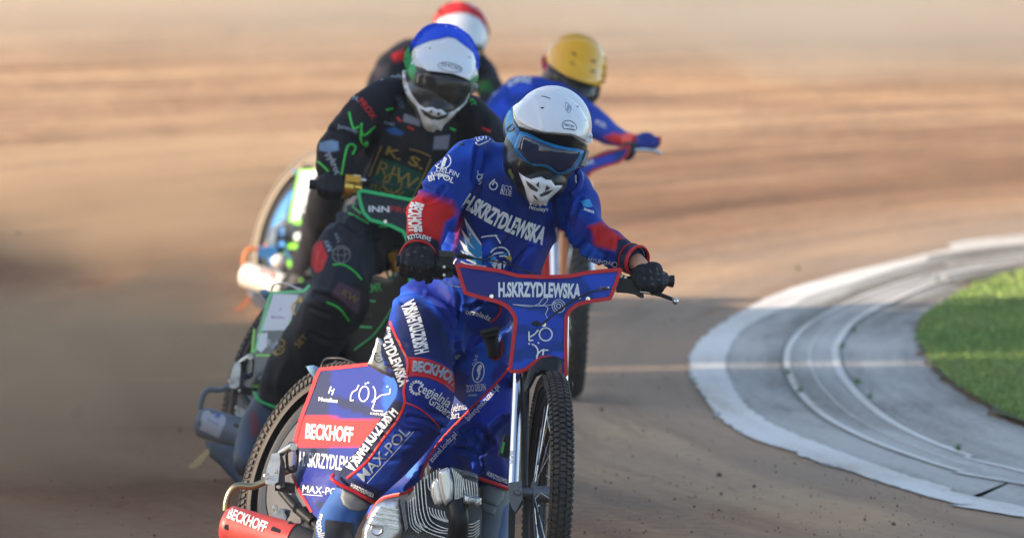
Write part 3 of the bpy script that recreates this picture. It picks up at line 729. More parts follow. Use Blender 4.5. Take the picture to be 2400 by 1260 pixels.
def front_end(bk, f, hub, ax, Rr=0.355, lo=False, fork=None, rub=None):
    c = f.P(*hub); w = empty_part('front_wheel', bk, c); make_wheel(w, c, ax, Rr, 0.067, 118 if not lo else 70, rub=rub, lo=lo)
    return c
def empty_part(name, parent, c):
    o = bpy.data.objects.new(name, None); COL.objects.link(o); o.location = c; o.parent = parent; o.matrix_parent_inverse = Matrix.Translation(-ORIG.get(parent.name, Vector())); ORIG[o.name] = Vector(c); o.empty_display_size = .1
    return o
AX1 = steer_axis(6.2, 3)
front_end(bike1, F1, (1284, 1161, -0.33), AX1)
# fork legs
fk = empty_part('fork', bike1, F1.P(1213, 900, -.2))
m = MB(); tubepx(m, F1, [(1222, 700, -.09), (1214, 870, -.185), (1203, 1142, -.365)], 12, 20, 5); m.build('fork_leg', M_CHROME, fk)
m = MB(); tubepx(m, F1, [(1322, 700, -.07), (1320, 870, -.16), (1316, 1142, -.29)], 12, 20, 5); m.build('fork_leg', M_CHROME, fk)
m = MB(); tubepx(m, F1, [(1233, 860, -.2), (1228, 1142, -.30)], 9, 14, 2); m.build('fork_slider', M_BLACK, fk)
m = MB()
m.prism([F1.P(x, y, -.41) for x, y in [(1192, 1130), (1223, 1126), (1225, 1168), (1208, 1200), (1200, 1190), (1192, 1166)]], [F1.P(x, y, -.37) for x, y in [(1192, 1130), (1223, 1126), (1225, 1168), (1208, 1200), (1200, 1190), (1192, 1166)]])
m.build('fork_lug', M_ALUD, fk, ang=30)
m = MB(); boltpx(m, F1, 1214, 1150, -.415, 10); m.lathe(F1.P(1212, 1152, -.36), -AX1, [(0, 0), (0, .014), (.05, .014), (.05, .02), (.1, .02), (.1, 0)], 18); m.build('axle', M_ALUD, fk)
m = MB()
for (pl, d0, d1) in (([(1195, 1166), (1230, 1160), (1222, 1185), (1208, 1204), (1204, 1330), (1190, 1330), (1192, 1200)], -.36, -.33), ([(1228, 1150), (1240, 1158), (1236, 1330), (1222, 1330)], -.33, -.31)):
    m.prism([F1.P(x, y, d0) for x, y in pl], [F1.P(x, y, d1) for x, y in pl])
m.build('wheel_stay', M_BLACK, fk, ang=30)
q = MB(); text('BAR', [(1196, 1056), (1196, 1088)], 8, planeZ(F1.P(1205, 1070, -.365), (0, -1, 0)), q, .03); q.build('lettering', M_WHITE, fk)
# small mudguard
def f_fender(px, py): return (32.5 - .27) * np.ones(len(px)) - 0.0006 * (py - 840)
drape([(1241, 862), (1250, 855), (1269, 838), (1300, 833), (1325, 843), (1316, 852), (1311, 874), (1318, 905), (1298, 882), (1276, 874), (1258, 882), (1240, 915), (1226, 960), (1229, 900)], f_fender, 'front_mudguard', M_BLACK, bike1, 0, .05, 8, .012, 10)
m = MB(); m.lathe(F1.P(1335, 905, -.22), (1, 0, 0), [(-.01, 0), (-.01, .012), (.008, .012), (.01, .009), (.01, 0)]); m.build('fork_clamp_bolt', M_BLACK, fk); m = MB(); m.lathe(F1.P(1331, 940, -.22), (1, 0, 0), [(-.01, 0), (-.01, .006), (.006, .006), (.006, 0)]); m.build('fork_clamp_bolt', M_BLACK, fk)
# front plate
PLZ = planeZ(F1.P(1262, 660, -.15), Vector((math.sin(R(9)), -math.cos(R(9)), .32)))
def f_plate(px, py): return PLZ(px, py) + 0.00000028 * (px - 1262) ** 2 * 1.6
FP = [(1071, 620), (1110, 626), (1169, 634), (1213, 646), (1269, 649), (1335, 647), (1380, 638), (1455, 631), (1443, 665), (1430, 699), (1374, 707), (1352, 714), (1336, 726), (1327, 742), (1326, 800), (1327, 879), (1311, 878), (1312, 846), (1290, 837), (1268, 838), (1248, 852), (1235, 864), (1215, 871), (1195, 868), (1203, 800), (1209, 752), (1205, 738), (1194, 722), (1178, 711), (1158, 704), (1120, 695), (1091, 686), (1082, 660)]
fp = drape(FP, f_plate, 'front_plate', M_PANEL, bike1, 0, .006, 8, .003, 5, base=BL, paintl=[
    ([(1080, 630), (1200, 640), (1190, 720), (1090, 690)], srgb(30, 32, 120), 1), ([(1360, 640), (1450, 632), (1430, 700), (1395, 702)], srgb(28, 70, 190), 1),
    ([(1190, 715), (1330, 745), (1327, 775), (1206, 760)], srgb(28, 68, 185), 1), ([(1200, 790), (1326, 770), (1327, 800), (1202, 815)], srgb(30, 62, 170), 1), ([(1200, 850), (1326, 820), (1327, 845), (1250, 850), (1215, 872), (1195, 868)], srgb(32, 80, 200), 1), ([(1230, 640), (1330, 650), (1280, 700), (1200, 700)], srgb(26, 34, 135), 1)])
q = MB(); ins = [(x + (1262 - x) * .0, y) for x, y in FP]
ribbon(np.array(FP + [FP[0]]), 9, f_plate, q, .0085, 4); q.build('red_edging', M_REDPRINT, fp)
q = MB(); text('H.SKRZYDLEWSKA', [(1168, 694), (1262, 694), (1361, 698)], 33, f_plate, q, .045, .0095)
ringp = lambda c, r, w, a0=0, a1=360, ry=None, rot=0: ring(c, r, w, f_plate, q, .0095, a0, a1, ry, rot)
ringp((1279, 783), 15, 3.5); ringp((1243, 824), 18, 3.5, -80, 40); ringp((1280, 840), 22, 3.5, 180, 260); 
for pth in ([(1240, 776), (1240, 798), (1246, 798)], [(1241, 790), (1254, 782), (1262, 772)], [(1272, 832), (1274, 820), (1285, 820)], [(1240, 797), (1250, 797)]): ribbon(pth, 3.5, f_plate, q, .0095, 3)
for c in ((1276, 760), (1240, 805), (1262, 803)): shape(ellipse(c, 2.2, 2.2, n=8), f_plate, q, .0095)
rose = [[(1202, 713), (1230, 715), (1262, 717), (1285, 715)], [(1202, 713), (1240, 718), (1262, 712), (1272, 700), (1284, 698), (1280, 708), (1270, 716), (1262, 712)], [(1275, 715), (1284, 722), (1279, 735), (1283, 745)], [(1285, 715), (1297, 712), (1300, 704)]]
for p in rose: ribbon(spline(p, 5), 1.6, f_plate, q, .0095, 3)
for r in (5, 10, 15): ringp((1309, 717), r, 1.8, ry=r * 1.02)
q.build('lettering', M_WHITE, fp)
bolts('plate_bolt', M_CHROME, fp, F1, [(x, y, float(f_plate(np.array([x]), np.array([y]))[0]) - 32.5 - .004, 6) for (x, y) in ((1152, 694), (1378, 700), (1275, 760))])
drape(ellipse((1256, 757), 10, 6), f_plate, 'cable_slot', M_BLACK, fp, .0085, .001, 4)
# folded side of the plate over the fork
drape([(1204, 770), (1209, 765), (1200, 868), (1193, 868)], lambda px, py: f_plate(px, py) + .012, 'plate_flange', M_GFRAME, fp, 0, .01, 6)
# handlebar
hb = empty_part('handlebar', bike1, F1.P(1260, 650, -.05))
m = MB(); tubepx(m, F1, [(932, 610, -.10), (1010, 618, -.09), (1062, 630, -.06), (1100, 650, -.05), (1262, 680, -.03), (1420, 668, 0), (1460, 660, .01), (1510, 655, .03), (1577, 659, .05)], 11.5, 14); m.build('bar', M_BLACK, hb)
m = MB(); m.tube([F1.P(929, 611, -.101), F1.P(945, 612, -.1), F1.P(1010, 618, -.09)], [F1.m(13), F1.m(13), F1.m(14)], 16); m.tube([F1.P(929, 611, -.101), F1.P(935, 611, -.101)], F1.m(15), 16); m.build('grip', M_BLACK, hb)
m = MB(); m.tube([F1.P(1480, 652, .02), F1.P(1578, 659, .05)], F1.m(13), 16); m.tube([F1.P(1570, 658, .05), F1.P(1579, 659, .051)], F1.m(14.5), 16); m.build('grip', M_BLACK, hb)
# throttle housing and its cable lever
m = MB(); dv = (F1.P(1035, 622, -.09) - F1.P(1010, 618, -.09)).normalized()
m.lathe(F1.P(1018, 621, -.09), dv, [(0, 0), (0, F1.m(31)), (.008, F1.m(33)), (.03, F1.m(31)), (.036, F1.m(24)), (.05, F1.m(20)), (.052, 0)], 24)
m.box(F1.P(1046, 606, -.11), (F1.m(16), 0, 0), (0, .02, 0), (0, 0, F1.m(10))); m.box(F1.P(1052, 640, -.1), (F1.m(10), 0, 0), (0, .012, 0), (0, 0, F1.m(9)))
m.build('throttle_housing', M_BLACK, hb)
bolts('housing_screw', M_STEEL, hb, F1, [(1041, 625, -.135, 4), (1041, 644, -.13, 4)])
m = MB(); m.box(F1.P(1048, 594, -.12), (F1.m(19), 0, -F1.m(1.5)), (0, .018, 0), (0, 0, F1.m(6))); m.tube([F1.P(1068, 597, -.12), F1.P(1073, 597.5, -.12)], F1.m(5), 12); m.build('cable_stop', M_DARK, hb)
m = MB(); m.tube([F1.P(1073, 598, -.12), F1.P(1090, 601, -.12), F1.P(1112, 606, -.11)], [F1.m(6.5), F1.m(6), F1.m(2.5)], 12); m.build('cable_boot', M_BLACK, hb)
cable(hb, F1, [(1112, 606, -.11), (1160, 612, -.13), (1200, 622, -.12), (1240, 638, -.09), (1262, 650, -.05)], .0022, M_BLACK, 'throttle_cable')
cable(hb, F1, [(1025, 652, -.1), (1048, 665, -.12), (1078, 672, -.14), (1086, 662, -.14), (1092, 650, -.1)], .0012, M_STEEL, 'stop_wire')
cable(hb, F1, [(1440, 676, -.06), (1400, 680, -.19), (1350, 700, -.21), (1300, 735, -.24), (1272, 758, -.25), (1262, 762, -.2)], .003, M_BLACK, 'clutch_cable')
m = MB(); m.tube([F1.P(1408, 674, -.15), F1.P(1432, 674, -.1)], F1.m(3.5), 10); m.tube([F1.P(1424, 675, -.12), F1.P(1430, 675, -.1)], F1.m(5), 6); m.tube([F1.P(1432, 675, -.1), F1.P(1446, 675, -.06)], F1.m(2), 8); m.box(F1.P(1441, 668, -.06), (F1.m(3.2), 0, 0), (0, .006, 0), (0, 0, F1.m(3.5))); m.box(F1.P(1441, 681, -.06), (F1.m(3.2), 0, 0), (0, .006, 0), (0, 0, F1.m(3.5))); m.build('cable_adjuster', M_CHROME, hb)
m = MB()
pl = [(1446, 662), (1455, 652), (1478, 652), (1486, 664), (1500, 678), (1508, 688), (1510, 696), (1505, 699), (1497, 696), (1488, 690), (1470, 687), (1445, 685), (1442, 672)]
m.prism([F1.P(x, y, -.06) for x, y in pl], [F1.P(x, y, -.015) for x, y in pl]); m.ball(F1.P(1460, 653, -.03), F1.m(9)); m.build('clutch_perch', M_BLACK, hb, ang=50)
m = MB(); m.lathe(F1.P(1492, 665, -.02), (.85, -.5, 0), [(0, 0), (0, F1.m(20)), (.004, F1.m(20)), (.004, F1.m(15)), (.001, F1.m(14)), (.003, F1.m(8)), (.003, 0)], 26, ); m.build('adjuster_dial', M_DARK, hb)
m = MB(); m.tube([F1.P(1500, 683, -.06), F1.P(1532, 687, -.06)], [F1.m(4.5), F1.m(4)], 10); lv = m.build('clutch_lever', M_CHROME, hb)
m = MB(); m.tube([F1.P(1529, 686, -.06), F1.P(1550, 691, -.06), F1.P(1576, 701, -.06)], [F1.m(5), F1.m(5), F1.m(4.5)], 12); m.build('lever_sleeve', M_BLACK, lv)
m = MB(); m.ball(F1.P(1583, 706, -.06), F1.m(8)); m.build('lever_ball', M_CHROME, lv)
bolts('perch_screw', M_STEEL, hb, F1, [(1456, 646, -.05, 5), (1466, 651, -.05, 4)])
# ---- rear group, also used for the machines behind
def rear_group(bk, f, st):
    yaw, lean = st['yaw'], st['lean']; n = rear_axis(yaw, lean); hub = st['hub']; c = f.P(*hub)
    w = empty_part('rear_wheel', bk, c); Rr = st.get('R', .345)
    make_wheel(w, c, n, Rr, 0.096, 84, 0.008, 8, th=.105, discr=.80, cover=100, disc=st['disc'], rub=st.get('rub', M_RUBBER2), lo=st.get('lo', False))
    tz = planeZ(c, n, .115)
    pan = drape(f.pts(st['panel']), tz, 'rear_side_panel', M_PANEL, bk, 0, .006, 8, .003, 5, base=st['pbase'], paintl=[(f.pts(a), b, 1.0) for a, b in st['ppaint']])
    q = MB(); pp = f.pts(st['panel_edge']); ribbon(np.array(pp), st.get('edge_w', 8) * f.kx, tz, q, .0085, 4); q.build('panel_edging', st['edge'], pan)
    for nm, mm, fn in st['prints']: q = MB(); fn(q, tz, f); (q.f and q.build(nm, mm, pan))
    # mudguard hoop and tip
    dep = lambda x, y: float(tz(np.array([f.xy(x, y)[0]]), np.array([f.xy(x, y)[1]]))[0]) - f.Z
    m = MB(); D = dep(753, 862); tubepx(m, f, [(753, 866, D), (757, 850, D), (765, 841, D - .02), (780, 839, D - .04), (806, 841, D - .06), (835, 853, D - .08), (856, 858, D - .1)], 3.5, 10); m.build('rear_hoop', st.get('hoop', M_BLACK), bk)
    drape(f.pts([(716, 857), (735, 855), (752, 862), (744, 882), (737, 885), (727, 875)]), lambda px, py: np.full(len(px), f.Z + D + .05), 'rear_mudguard', M_BLUEGREY, bk, 0, .03, 6, .01, 8)
    # the shock mount and the bent stay
    bx = empty_part('silencer_bracket', bk, f.P(640, 1120, D)); B = D - .12
    m = MB(); tubepx(m, f, [(529, 1195, B), (532, 1172, B), (541, 1150, B), (557, 1138, B), (590, 1139, B), (612, 1132, B), (630, 1124, B), (660, 1108, B), (688, 1097, B)], 8.5, 14, 5); m.build('stay_tube', st['stay'], bx)
    m = MB(); e = f.P(688, 1097, B); dv = (f.P(688, 1097, B) - f.P(660, 1108, B)).normalized() + Vector((0, -.6, 0)); m.lathe(e, dv.normalized(), [(-.015, f.m(9)), (.004, f.m(9)), (.004, f.m(6)), (-.01, f.m(5.5)), (-.01, 0)], 18); m.build('stay_end', M_STEEL, bx)
    pl = [(637, 1062), (655, 1060), (657, 1080), (652, 1128), (640, 1135), (622, 1133), (621, 1120), (624, 1100)]
    m = MB(); m.prism([f.P(x, y, B - .045) for x, y in pl], [f.P(x, y, B - .01) for x, y in pl]); m.build('clamp_plate', M_ALU, bx, ang=30)
    pl = [(646, 1072), (662, 1068), (668, 1085), (668, 1140), (655, 1143), (650, 1120)]
    m = MB(); m.prism([f.P(x, y, B - .04) for x, y in pl], [f.P(x, y, B + .03) for x, y in pl]); m.box(f.P(668, 1140, B + .03), (f.m(24), 0, -f.m(4)), (0, .02, 0), (0, 0, f.m(12))); m.build('clamp_block', M_DARK, bx, ang=30)
    bolts('clamp_bolt', M_STEEL, bx, f, [(625, 1115, B - .05, 8), (647, 1104, B - .05, 5), (653, 1140, B - .05, 5)])
    m = MB(); lp = [(674, 1096), (672, 1070), (673, 1050), (678, 1040), (686, 1037), (694, 1042), (697, 1056), (696, 1080), (692, 1100), (682, 1104), (674, 1096)]
    tubepx(m, f, [(x, y, B - .03) for x, y in lp], 3.6, 10, 4); m.build('foot_loop', M_BLACK, bx)
    m = MB(); m.tube([f.P(657, 1062, B), f.P(686, 1045, B - .05)], [f.m(8), f.m(9)], 14); m.lathe(f.P(687, 1046, B - .03), CAM - f.P(687, 1046, B), [(0, 0), (.0, f.m(11)), (.025, f.m(11)), (.028, f.m(9)), (.028, 0)], 18); m.tube([f.P(657, 1068, B), f.P(660, 1096, B)], f.m(7), 12); m.build('foot_peg', M_STEEL, bx)
    # swing arm, axle plate
    m = MB(); tubepx(m, f, [(660, 1150, D + .02), (695, 1190, D - .05), (733, 1222, D - .12), (770, 1260, D - .2)], 10, 14); tubepx(m, f, [(695, 1190, D - .06), (733, 1222, D - .13)], 12, 14); m.build('frame_tube', M_BLACK, bk)
    pl = [(640, 1204), (652, 1192), (668, 1190), (680, 1205), (692, 1215), (690, 1250), (650, 1240), (640, 1215)]
    m = MB(); m.prism([f.P(x, y, D + .03) for x, y in pl], [f.P(x, y, D + .06) for x, y in pl]); pl = [(638, 1200), (660, 1188), (664, 1196), (672, 1208), (670, 1218), (640, 1210)]; m.prism([f.P(x, y, D + .0) for x, y in pl], [f.P(x, y, D + .03) for x, y in pl]); ap = m.build('axle_plate', M_ALU, bk, ang=30)
    bolts('axle_nut', M_STEEL, ap, f, [(645, 1189, D - .005, 7), (652, 1199, D - .005, 5)])
    # silencer
    S = D - .16; a = f.P(532, 1228, S + .03); b = f.P(690, 1272, S - .05); ax = (b - a); Ls = ax.length; ax.normalize(); rs = f.m(48)
    m = MB(); m.lathe(a, ax, [(0, 0), (0, rs * .35), (-.004, rs * .8), (.006, rs * .97), (.02, rs), (Ls * .96, rs), (Ls * .985, rs * 1.02), (Ls, rs * .98)], 40); sil = m.build('silencer', st['sil'], bk)
    m = MB(); m.lathe(a, ax, [(Ls * .99, rs * .97), (Ls + .035, rs * .9), (Ls + .09, rs * .62), (Ls + .16, rs * .42), (Ls + .3, rs * .38)], 32); m.build('silencer_cone', M_DARK, sil)
    sme = sil.data; sb = bvh_of(sme)
    for (x, y, r) in ((567, 1183, 7), (531, 1234, 7), (680, 1226, 7)):
        m = MB(); Zs = raydepth(sb, [f.xy(x, y)])[0]
        if not math.isnan(Zs): m.lathe(P(*f.xy(x, y), Zs), CAM - P(*f.xy(x, y), Zs), [(-.003, f.m(r)), (.002, f.m(r)), (.003, f.m(r * .8)), (.003, f.m(r * .5)), (.0, f.m(r * .45)), (0, 0)], 14)
        if m.f: m.build('silencer_bolt', M_DARK, sil)
    q = MB(); shape(f.pts([(636, 1236), (640, 1232), (658, 1240), (656, 1248), (634, 1242)]), sb, q, .001, 4); q.f and q.build('slot', M_BLACK, sil)
    for nm, mm, fn in st['sil_prints']: q = MB(); fn(q, sb, f); (q.f and q.build(nm, mm, sil))
    return tz
PANEL1 = [(749, 864), (800, 860), (858, 854), (862, 850), (930, 860), (975, 900), (985, 960), (960, 1060), (940, 1155), (892, 1169), (870, 1200), (800, 1230), (760, 1230), (729, 1199), (710, 1166), (698, 1146), (690, 1125), (683, 1108), (686, 1070), (690, 1039), (703, 985), (726, 925), (742, 880)]
def panel1_print(q, tz, f):
    o = .009
    text('BECKHOFF', f.pts([(715, 1025), (826, 1034)]), 34 * f.ky, tz, q, .03, o)
    text('H. SKRZYDLEWSKA', f.pts([(700, 1090), (770, 1097), (850, 1106)]), 33 * f.ky, tz, q, .012, o)
    text('MAX-POL', f.pts([(708, 1152), (800, 1162)]), 17 * f.ky, tz, q, .0, o); ribbon(f.pts([(708, 1157), (756, 1161)]), 1.6, tz, q, o)
    text('Metalkas', f.pts([(746, 938), (791, 943)]), 9 * f.ky, tz, q, .02, o)
    for p in ([(770, 921), (776, 905)], [(776, 914), (782, 916)], [(778, 925), (783, 910)], [(821, 930), (826, 918), (836, 912), (841, 901)], [(821, 938), (829, 937)], [(822, 930), (821, 938)], [(876, 961), (898, 963)], [(872, 958), (876, 961)], [(872, 958), (880, 935), (893, 925), (913, 922), (915, 910)]): ribbon(f.pts(p), 2.6, tz, q, o, 3)
    ring(f.xy(853, 922), 11 * f.kx, 2.6, tz, q, o, ry=18 * f.ky, rot=10); ring(f.xy(868, 922), 12 * f.kx, 2.6, tz, q, o, -60, 75, ry=20 * f.ky)
    for c in ((857, 898), (908, 905), (863, 896)): shape(ellipse(f.xy(*c), 2.2, 2.2, n=8), tz, q, o)
    text('KREUJE', f.pts([(868, 970), (900, 973)]), 5 * f.ky, tz, q, 0, o)
P1ST = dict(yaw=30, lean=22, hub=(732, 1106, 1.05), disc=M_DISC, rub=M_RUBBER, panel=PANEL1, pbase=srgb(24, 38, 124), edge=M_REDPRINT, stay=M_GOLD, sil=M_SILRED,
    panel_edge=[(862, 853), (800, 860), (749, 865), (742, 880), (726, 925), (703, 985), (690, 1039)],
    ppaint=[([(745, 870), (776, 868), (772, 930), (770, 975), (700, 975), (720, 930)], srgb(30, 32, 70)), ([(770, 925), (830, 935), (900, 970), (900, 985), (800, 955)], srgb(26, 28, 66)), ([(905, 865), (990, 890), (990, 1000), (915, 990), (895, 940)], srgb(32, 84, 190)), ([(690, 972), (1000, 992), (1000, 1056), (686, 1042)], srgb(235, 42, 36)), ([(685, 1042), (768, 1048), (775, 1075), (690, 1085)], srgb(26, 28, 66)), ([(770, 1100), (860, 1080), (850, 1130), (800, 1120)], srgb(26, 28, 62)), ([(700, 1130), (740, 1140), (720, 1160), (700, 1150)], srgb(28, 30, 70)), ([(740, 1170), (800, 1180), (800, 1200), (745, 1190)], srgb(28, 30, 70))],
    prints=[('lettering', M_WHITE, panel1_print), ('panel_edging', M_REDPRINT, lambda q, tz, f: ribbon(spline(f.pts([(684, 1112), (692, 1130), (700, 1148), (712, 1168), (730, 1199)]), 4), 6, tz, q, .0085))],
    sil_prints=[('lettering', M_WHITE, lambda q, t, f: text('BECKHOFF', f.pts([(531, 1211), (575, 1228), (620, 1246)]), 25 * f.ky, t, q, .03, .002))])
TZ1 = rear_group(bike1, F1, P1ST)
# ---- tank fairing
TANKZ = lambda px, py: 32.5 + .04 + (1200 - px) * .00105 + .00035 * (py - 850) * 0
TANK = [(1200, 762), (1168, 780), (1130, 800), (1095, 822), (1060, 850), (1000, 930), (930, 1020), (880, 1110), (860, 1215), (892, 1169), (918, 1160), (946, 1155), (965, 1145), (976, 1136), (986, 1120), (996, 1092), (1012, 1060), (1040, 1022), (1085, 975), (1135, 925), (1172, 888), (1195, 858)]
tk = drape(TANK, TANKZ, 'tank_fairing', M_PANEL, bike1, 0, .02, 8, .012, 22, base=srgb(24, 84, 190), paintl=[([(1040, 850), (1100, 880), (1080, 1000), (960, 1140), (850, 1180)], srgb(12, 46, 135), 3), ([(1150, 870), (1195, 830), (1195, 860), (1150, 900)], srgb(40, 50, 140), 1), ([(1060, 860), (1120, 830), (1140, 810), (1100, 820)], srgb(44, 56, 150), 1), ([(960, 1085), (980, 1080), (975, 1120), (950, 1120)], srgb(50, 120, 215), 1)])
q = MB(); ribbon(spline([(1195, 858), (1172, 888), (1135, 925), (1085, 975), (1040, 1022), (1012, 1060), (996, 1092), (986, 1120)], 6), 5, TANKZ, q, .022); ribbon(spline([(980, 1134), (965, 1145), (946, 1155), (918, 1160), (892, 1169), (875, 1190), (862, 1215)], 6), 7, TANKZ, q, .022)
ribbon(spline([(1150, 795), (1147, 815), (1150, 832), (1160, 842), (1172, 834), (1176, 815), (1178, 795)], 5), 6, TANKZ, q, .024); q.build('red_edging', M_REDPRINT, tk)
q = MB(); o = .024
ring((1121, 872), 13.5, 2.6, TANKZ, q, o, ry=24, rot=8); shape([(1115, 888), (1121, 880), (1119, 872), (1117, 866), (1121, 856), (1127, 853), (1130, 858), (1126, 868), (1126, 876), (1122, 886), (1118, 891)], TANKZ, q, o, 4)
for c, r in (((1111, 853), 4), ((1115, 843), 3.2), ((1117, 834), 2.6)): ring(c, r, 1.6, TANKZ, q, o)
text('ZOO DELFIN', [(1093, 918), (1139, 914)], 16, TANKZ, q, .01, o); text('exclusive', [(1098, 928), (1118, 927)], 6, TANKZ, q, .01, o)
text('cegielnia', [(1040, 968), (1095, 958)], 17, TANKZ, q, .0, o); text('Grabarz', [(1035, 985), (1078, 978)], 16, TANKZ, q, 0, o); q.build('lettering', M_WHITE, tk)
m = MB(); tubepx(m, F1, [(1158, 832, .05), (1154, 805, .03), (1150, 790, .02)], 16, 20, 4); tubepx(m, F1, [(1151, 792, .02), (1149, 786, .015)], 19, 20, 4)
m.lathe(F1.P(1149, 786, .015), (F1.P(1147, 772, .01) - F1.P(1149, 786, .015)), [(0, F1.m(17)), (.004, F1.m(22)), (.012, F1.m(23)), (.014, F1.m(18)), (.016, 0)], 24); m.box(F1.P(1147, 773, .0), (F1.m(23), 0, F1.m(6)), (0, .012, 0), (0, 0, F1.m(3.5))); m.build('tank_cap', M_BLACK, bike1)
# stainless heel guard behind the thigh
def guard_z(px, py): return 32.5 + .40 - .05 * np.sqrt(np.clip(1 - ((px - 900) / 55) ** 2, 0, 1))
gd = drape([(884, 790), (893, 793), (902, 803), (925, 840), (930, 884), (919, 885), (890, 872), (861, 853), (868, 838), (876, 818)], guard_z, 'stainless_guard', M_STEEL, bike1, 0, .008, 5, .003, 4)
q = MB()
for p in ([(878, 826), (888, 828), (890, 822), (896, 827), (894, 836), (902, 838), (896, 846), (886, 850), (877, 842), (878, 826)], [(882, 832), (890, 834)], [(884, 842), (892, 842)]): ribbon(p, 1.8, guard_z, q, .009)
q.build('emblem', M_BLACK, gd)
# ---- engine
en = empty_part('engine', bike1, F1.P(1020, 1200, .1))
def fin(mb, path, wpx, d0, d1):
    p = spline(path, 5) if len(path) > 2 else np.array(path, float); A, B = strip_poly(p, wpx); n = len(p)
    vs = [F1.P(x, y, d0) for x, y in A] + [F1.P(x, y, d0) for x, y in B] + [F1.P(x, y, d1) for x, y in A] + [F1.P(x, y, d1) for x, y in B]; fs = []
    for i in range(n - 1): fs += [(i, i + 1, n + i + 1, n + i), (i, 2 * n + i, 2 * n + i + 1, i + 1), (n + i, n + i + 1, 3 * n + i + 1, 3 * n + i)]
    fs += [(0, n, 3 * n, 2 * n), (n - 1, 3 * n - 1, 4 * n - 1, 2 * n - 1)]; mb.add(vs, fs)
m = MB(); A0 = [(972, 1142), (986, 1128), (1005, 1118), (1022, 1100), (1060, 1094), (1120, 1110), (1122, 1160), (1130, 1200), (1125, 1330), (900, 1330), (905, 1215), (940, 1170), (960, 1160)]
m.prism([F1.P(x, y, .10) for x, y in A0], [F1.P(x, y, .26) for x, y in A0]); m.build('cylinder_core', M_ALUD, en, ang=30)
m = MB()
tops = [(971, 1138), (978, 1130), (986, 1124), (994, 1117)]
for k in range(4):
    x, y = tops[k]; fin(m, [(x, y), (x + 3, y + 40), (x + 8, y + 72 + 3 * k), (x + 20, y + 100 + 2 * k), (x + 42 + 4 * k, y + 112 + 3 * k), (x + 75, y + 122 - 3 * k)], 2.2, .03 - .004 * k, .12)
for k in range(5):
    x = 956 + 5.5 * k - 4 * (k > 2); y = 1172 - 3 * k; fin(m, [(x, y), (x + 3, y + 38), (x + 9, y + 62), (x + 26, y + 76)], 2.0, .05, .13)
for k in range(5):
    x = 1002 + 7 * k; y = 1112 - 4 * k; fin(m, [(x, y), (x + 2, y + 28), (x + 9, y + 38)], 2.2, .035, .12)
for k in range(6):
    x = 1006 + 7 * k; y = 1187 + 2 * k; fin(m, [(x, y), (x + 3, y + 14), (x + 12, y + 24), (x + 30, y + 32)], 2.2, .03, .12)
for k in range(6): fin(m, [(1092, 1228 + 7 * k), (1110, 1226 + 7 * k), (1124, 1218 + 6 * k)], 2.2, .04, .13)
m.build('cooling_fins', M_ALU, en, smooth=False)
dc = lambda px, py: np.full(len(px), 32.5 - .0)
drape([(1026, 1103), (1036, 1099), (1048, 1094), (1053, 1098), (1062, 1128), (1063, 1150), (1060, 1172), (1044, 1184), (1040, 1178), (1034, 1160), (1028, 1130)], dc, 'rocker_cover', mat('polished cover', (.85, .86, .88), .22, .5), en, -.02, .05, 4, .012, 8)
drape([(1009, 1140), (1014, 1126), (1024, 1118), (1030, 1128), (1036, 1160), (1038, 1178), (1028, 1184), (1018, 1180), (1011, 1160)], dc, 'rocker_end', MATS['polished cover'], en, -.04, .05, 4, .01, 8)
m = MB()
for k in range(5): fin(m, [(1059 + 5 * k, 1096 + 4 * k), (1066 + 4.5 * k, 1125 + 2 * k), (1067 + 4 * k, 1172 - 2 * k)], 2.4, -.01, .10)
for k in range(6): fin(m, [(1086 + 6 * k, 1120 + 2 * k), (1088 + 6 * k, 1140), (1091 + 5.5 * k, 1156 + 1.5 * k)], 2.4, .0, .10)
m.build('head_fins', M_ALU, en, smooth=False)
hc = drape([(1074, 1100), (1095, 1102), (1112, 1108), (1121, 1118), (1122, 1124), (1108, 1122), (1085, 1117)], dc, 'head_cap', M_ALUD, en, -.03, .06, 4, .02, 8)
hc = drape([(1086, 1155), (1110, 1161), (1129, 1166), (1128, 1182), (1118, 1187), (1108, 1180), (1096, 1182), (1086, 1178)], dc, 'head_boss', M_ALU, en, -.02, .05, 4, .01, 5)
q = MB(); ring((1107, 1171), 10, 1.4, dc, q, .034, ry=7); text('GM', [(1101, 1174), (1113, 1175)], 6, dc, q, .0, .034); q.build('lettering', M_ALUD, hc)
m = MB(); tubepx(m, F1, [(1068, 1182, .0), (1075, 1215, -.02), (1072, 1260, .0), (1060, 1330, .05)], 24, 24); tubepx(m, F1, [(1048, 1180, .02), (1068, 1186, .02), (1095, 1192, .02)], 12, 16); m.build('exhaust_pipe', M_BLACK, en)
drape([(899, 1170), (936, 1165), (941, 1178), (950, 1240), (945, 1258), (930, 1270), (925, 1330), (840, 1330), (849, 1240), (865, 1205), (880, 1180)], lambda px, py: np.full(len(px), 32.5 + .1), 'clutch_cover', M_ALU, en, 0, .08, 6, .03, 16)
m = MB()
for (y0, x0) in ((1187, 892), (1200, 878), (1210, 870), (1226, 860), (1231, 900)): fin(m, [(x0, y0), (934, y0 + 7)], 3, .012, .05)
m.build('cover_ribs', M_ALU, en, smooth=False)
m = MB(); m.lathe(F1.P(884, 1240, .02), (-.15, -1, .1), [(-.01, F1.m(15)), (.004, F1.m(15)), (.008, F1.m(12)), (.006, F1.m(9)), (.006, 0)], 24); m.build('cover_boss', M_ALU, en)
drape([(936, 1166), (946, 1164), (957, 1236), (950, 1245)], lambda px, py: np.full(len(px), 32.5 + .05), 'cylinder_flange', M_ALUD, en, 0, .05, 6)
m = MB(); m.tube([F1.P(1195, 1020, .1), F1.P(1180, 1070, .1)], F1.m(14), 16); m.build('carburettor', M_BLACK, en)
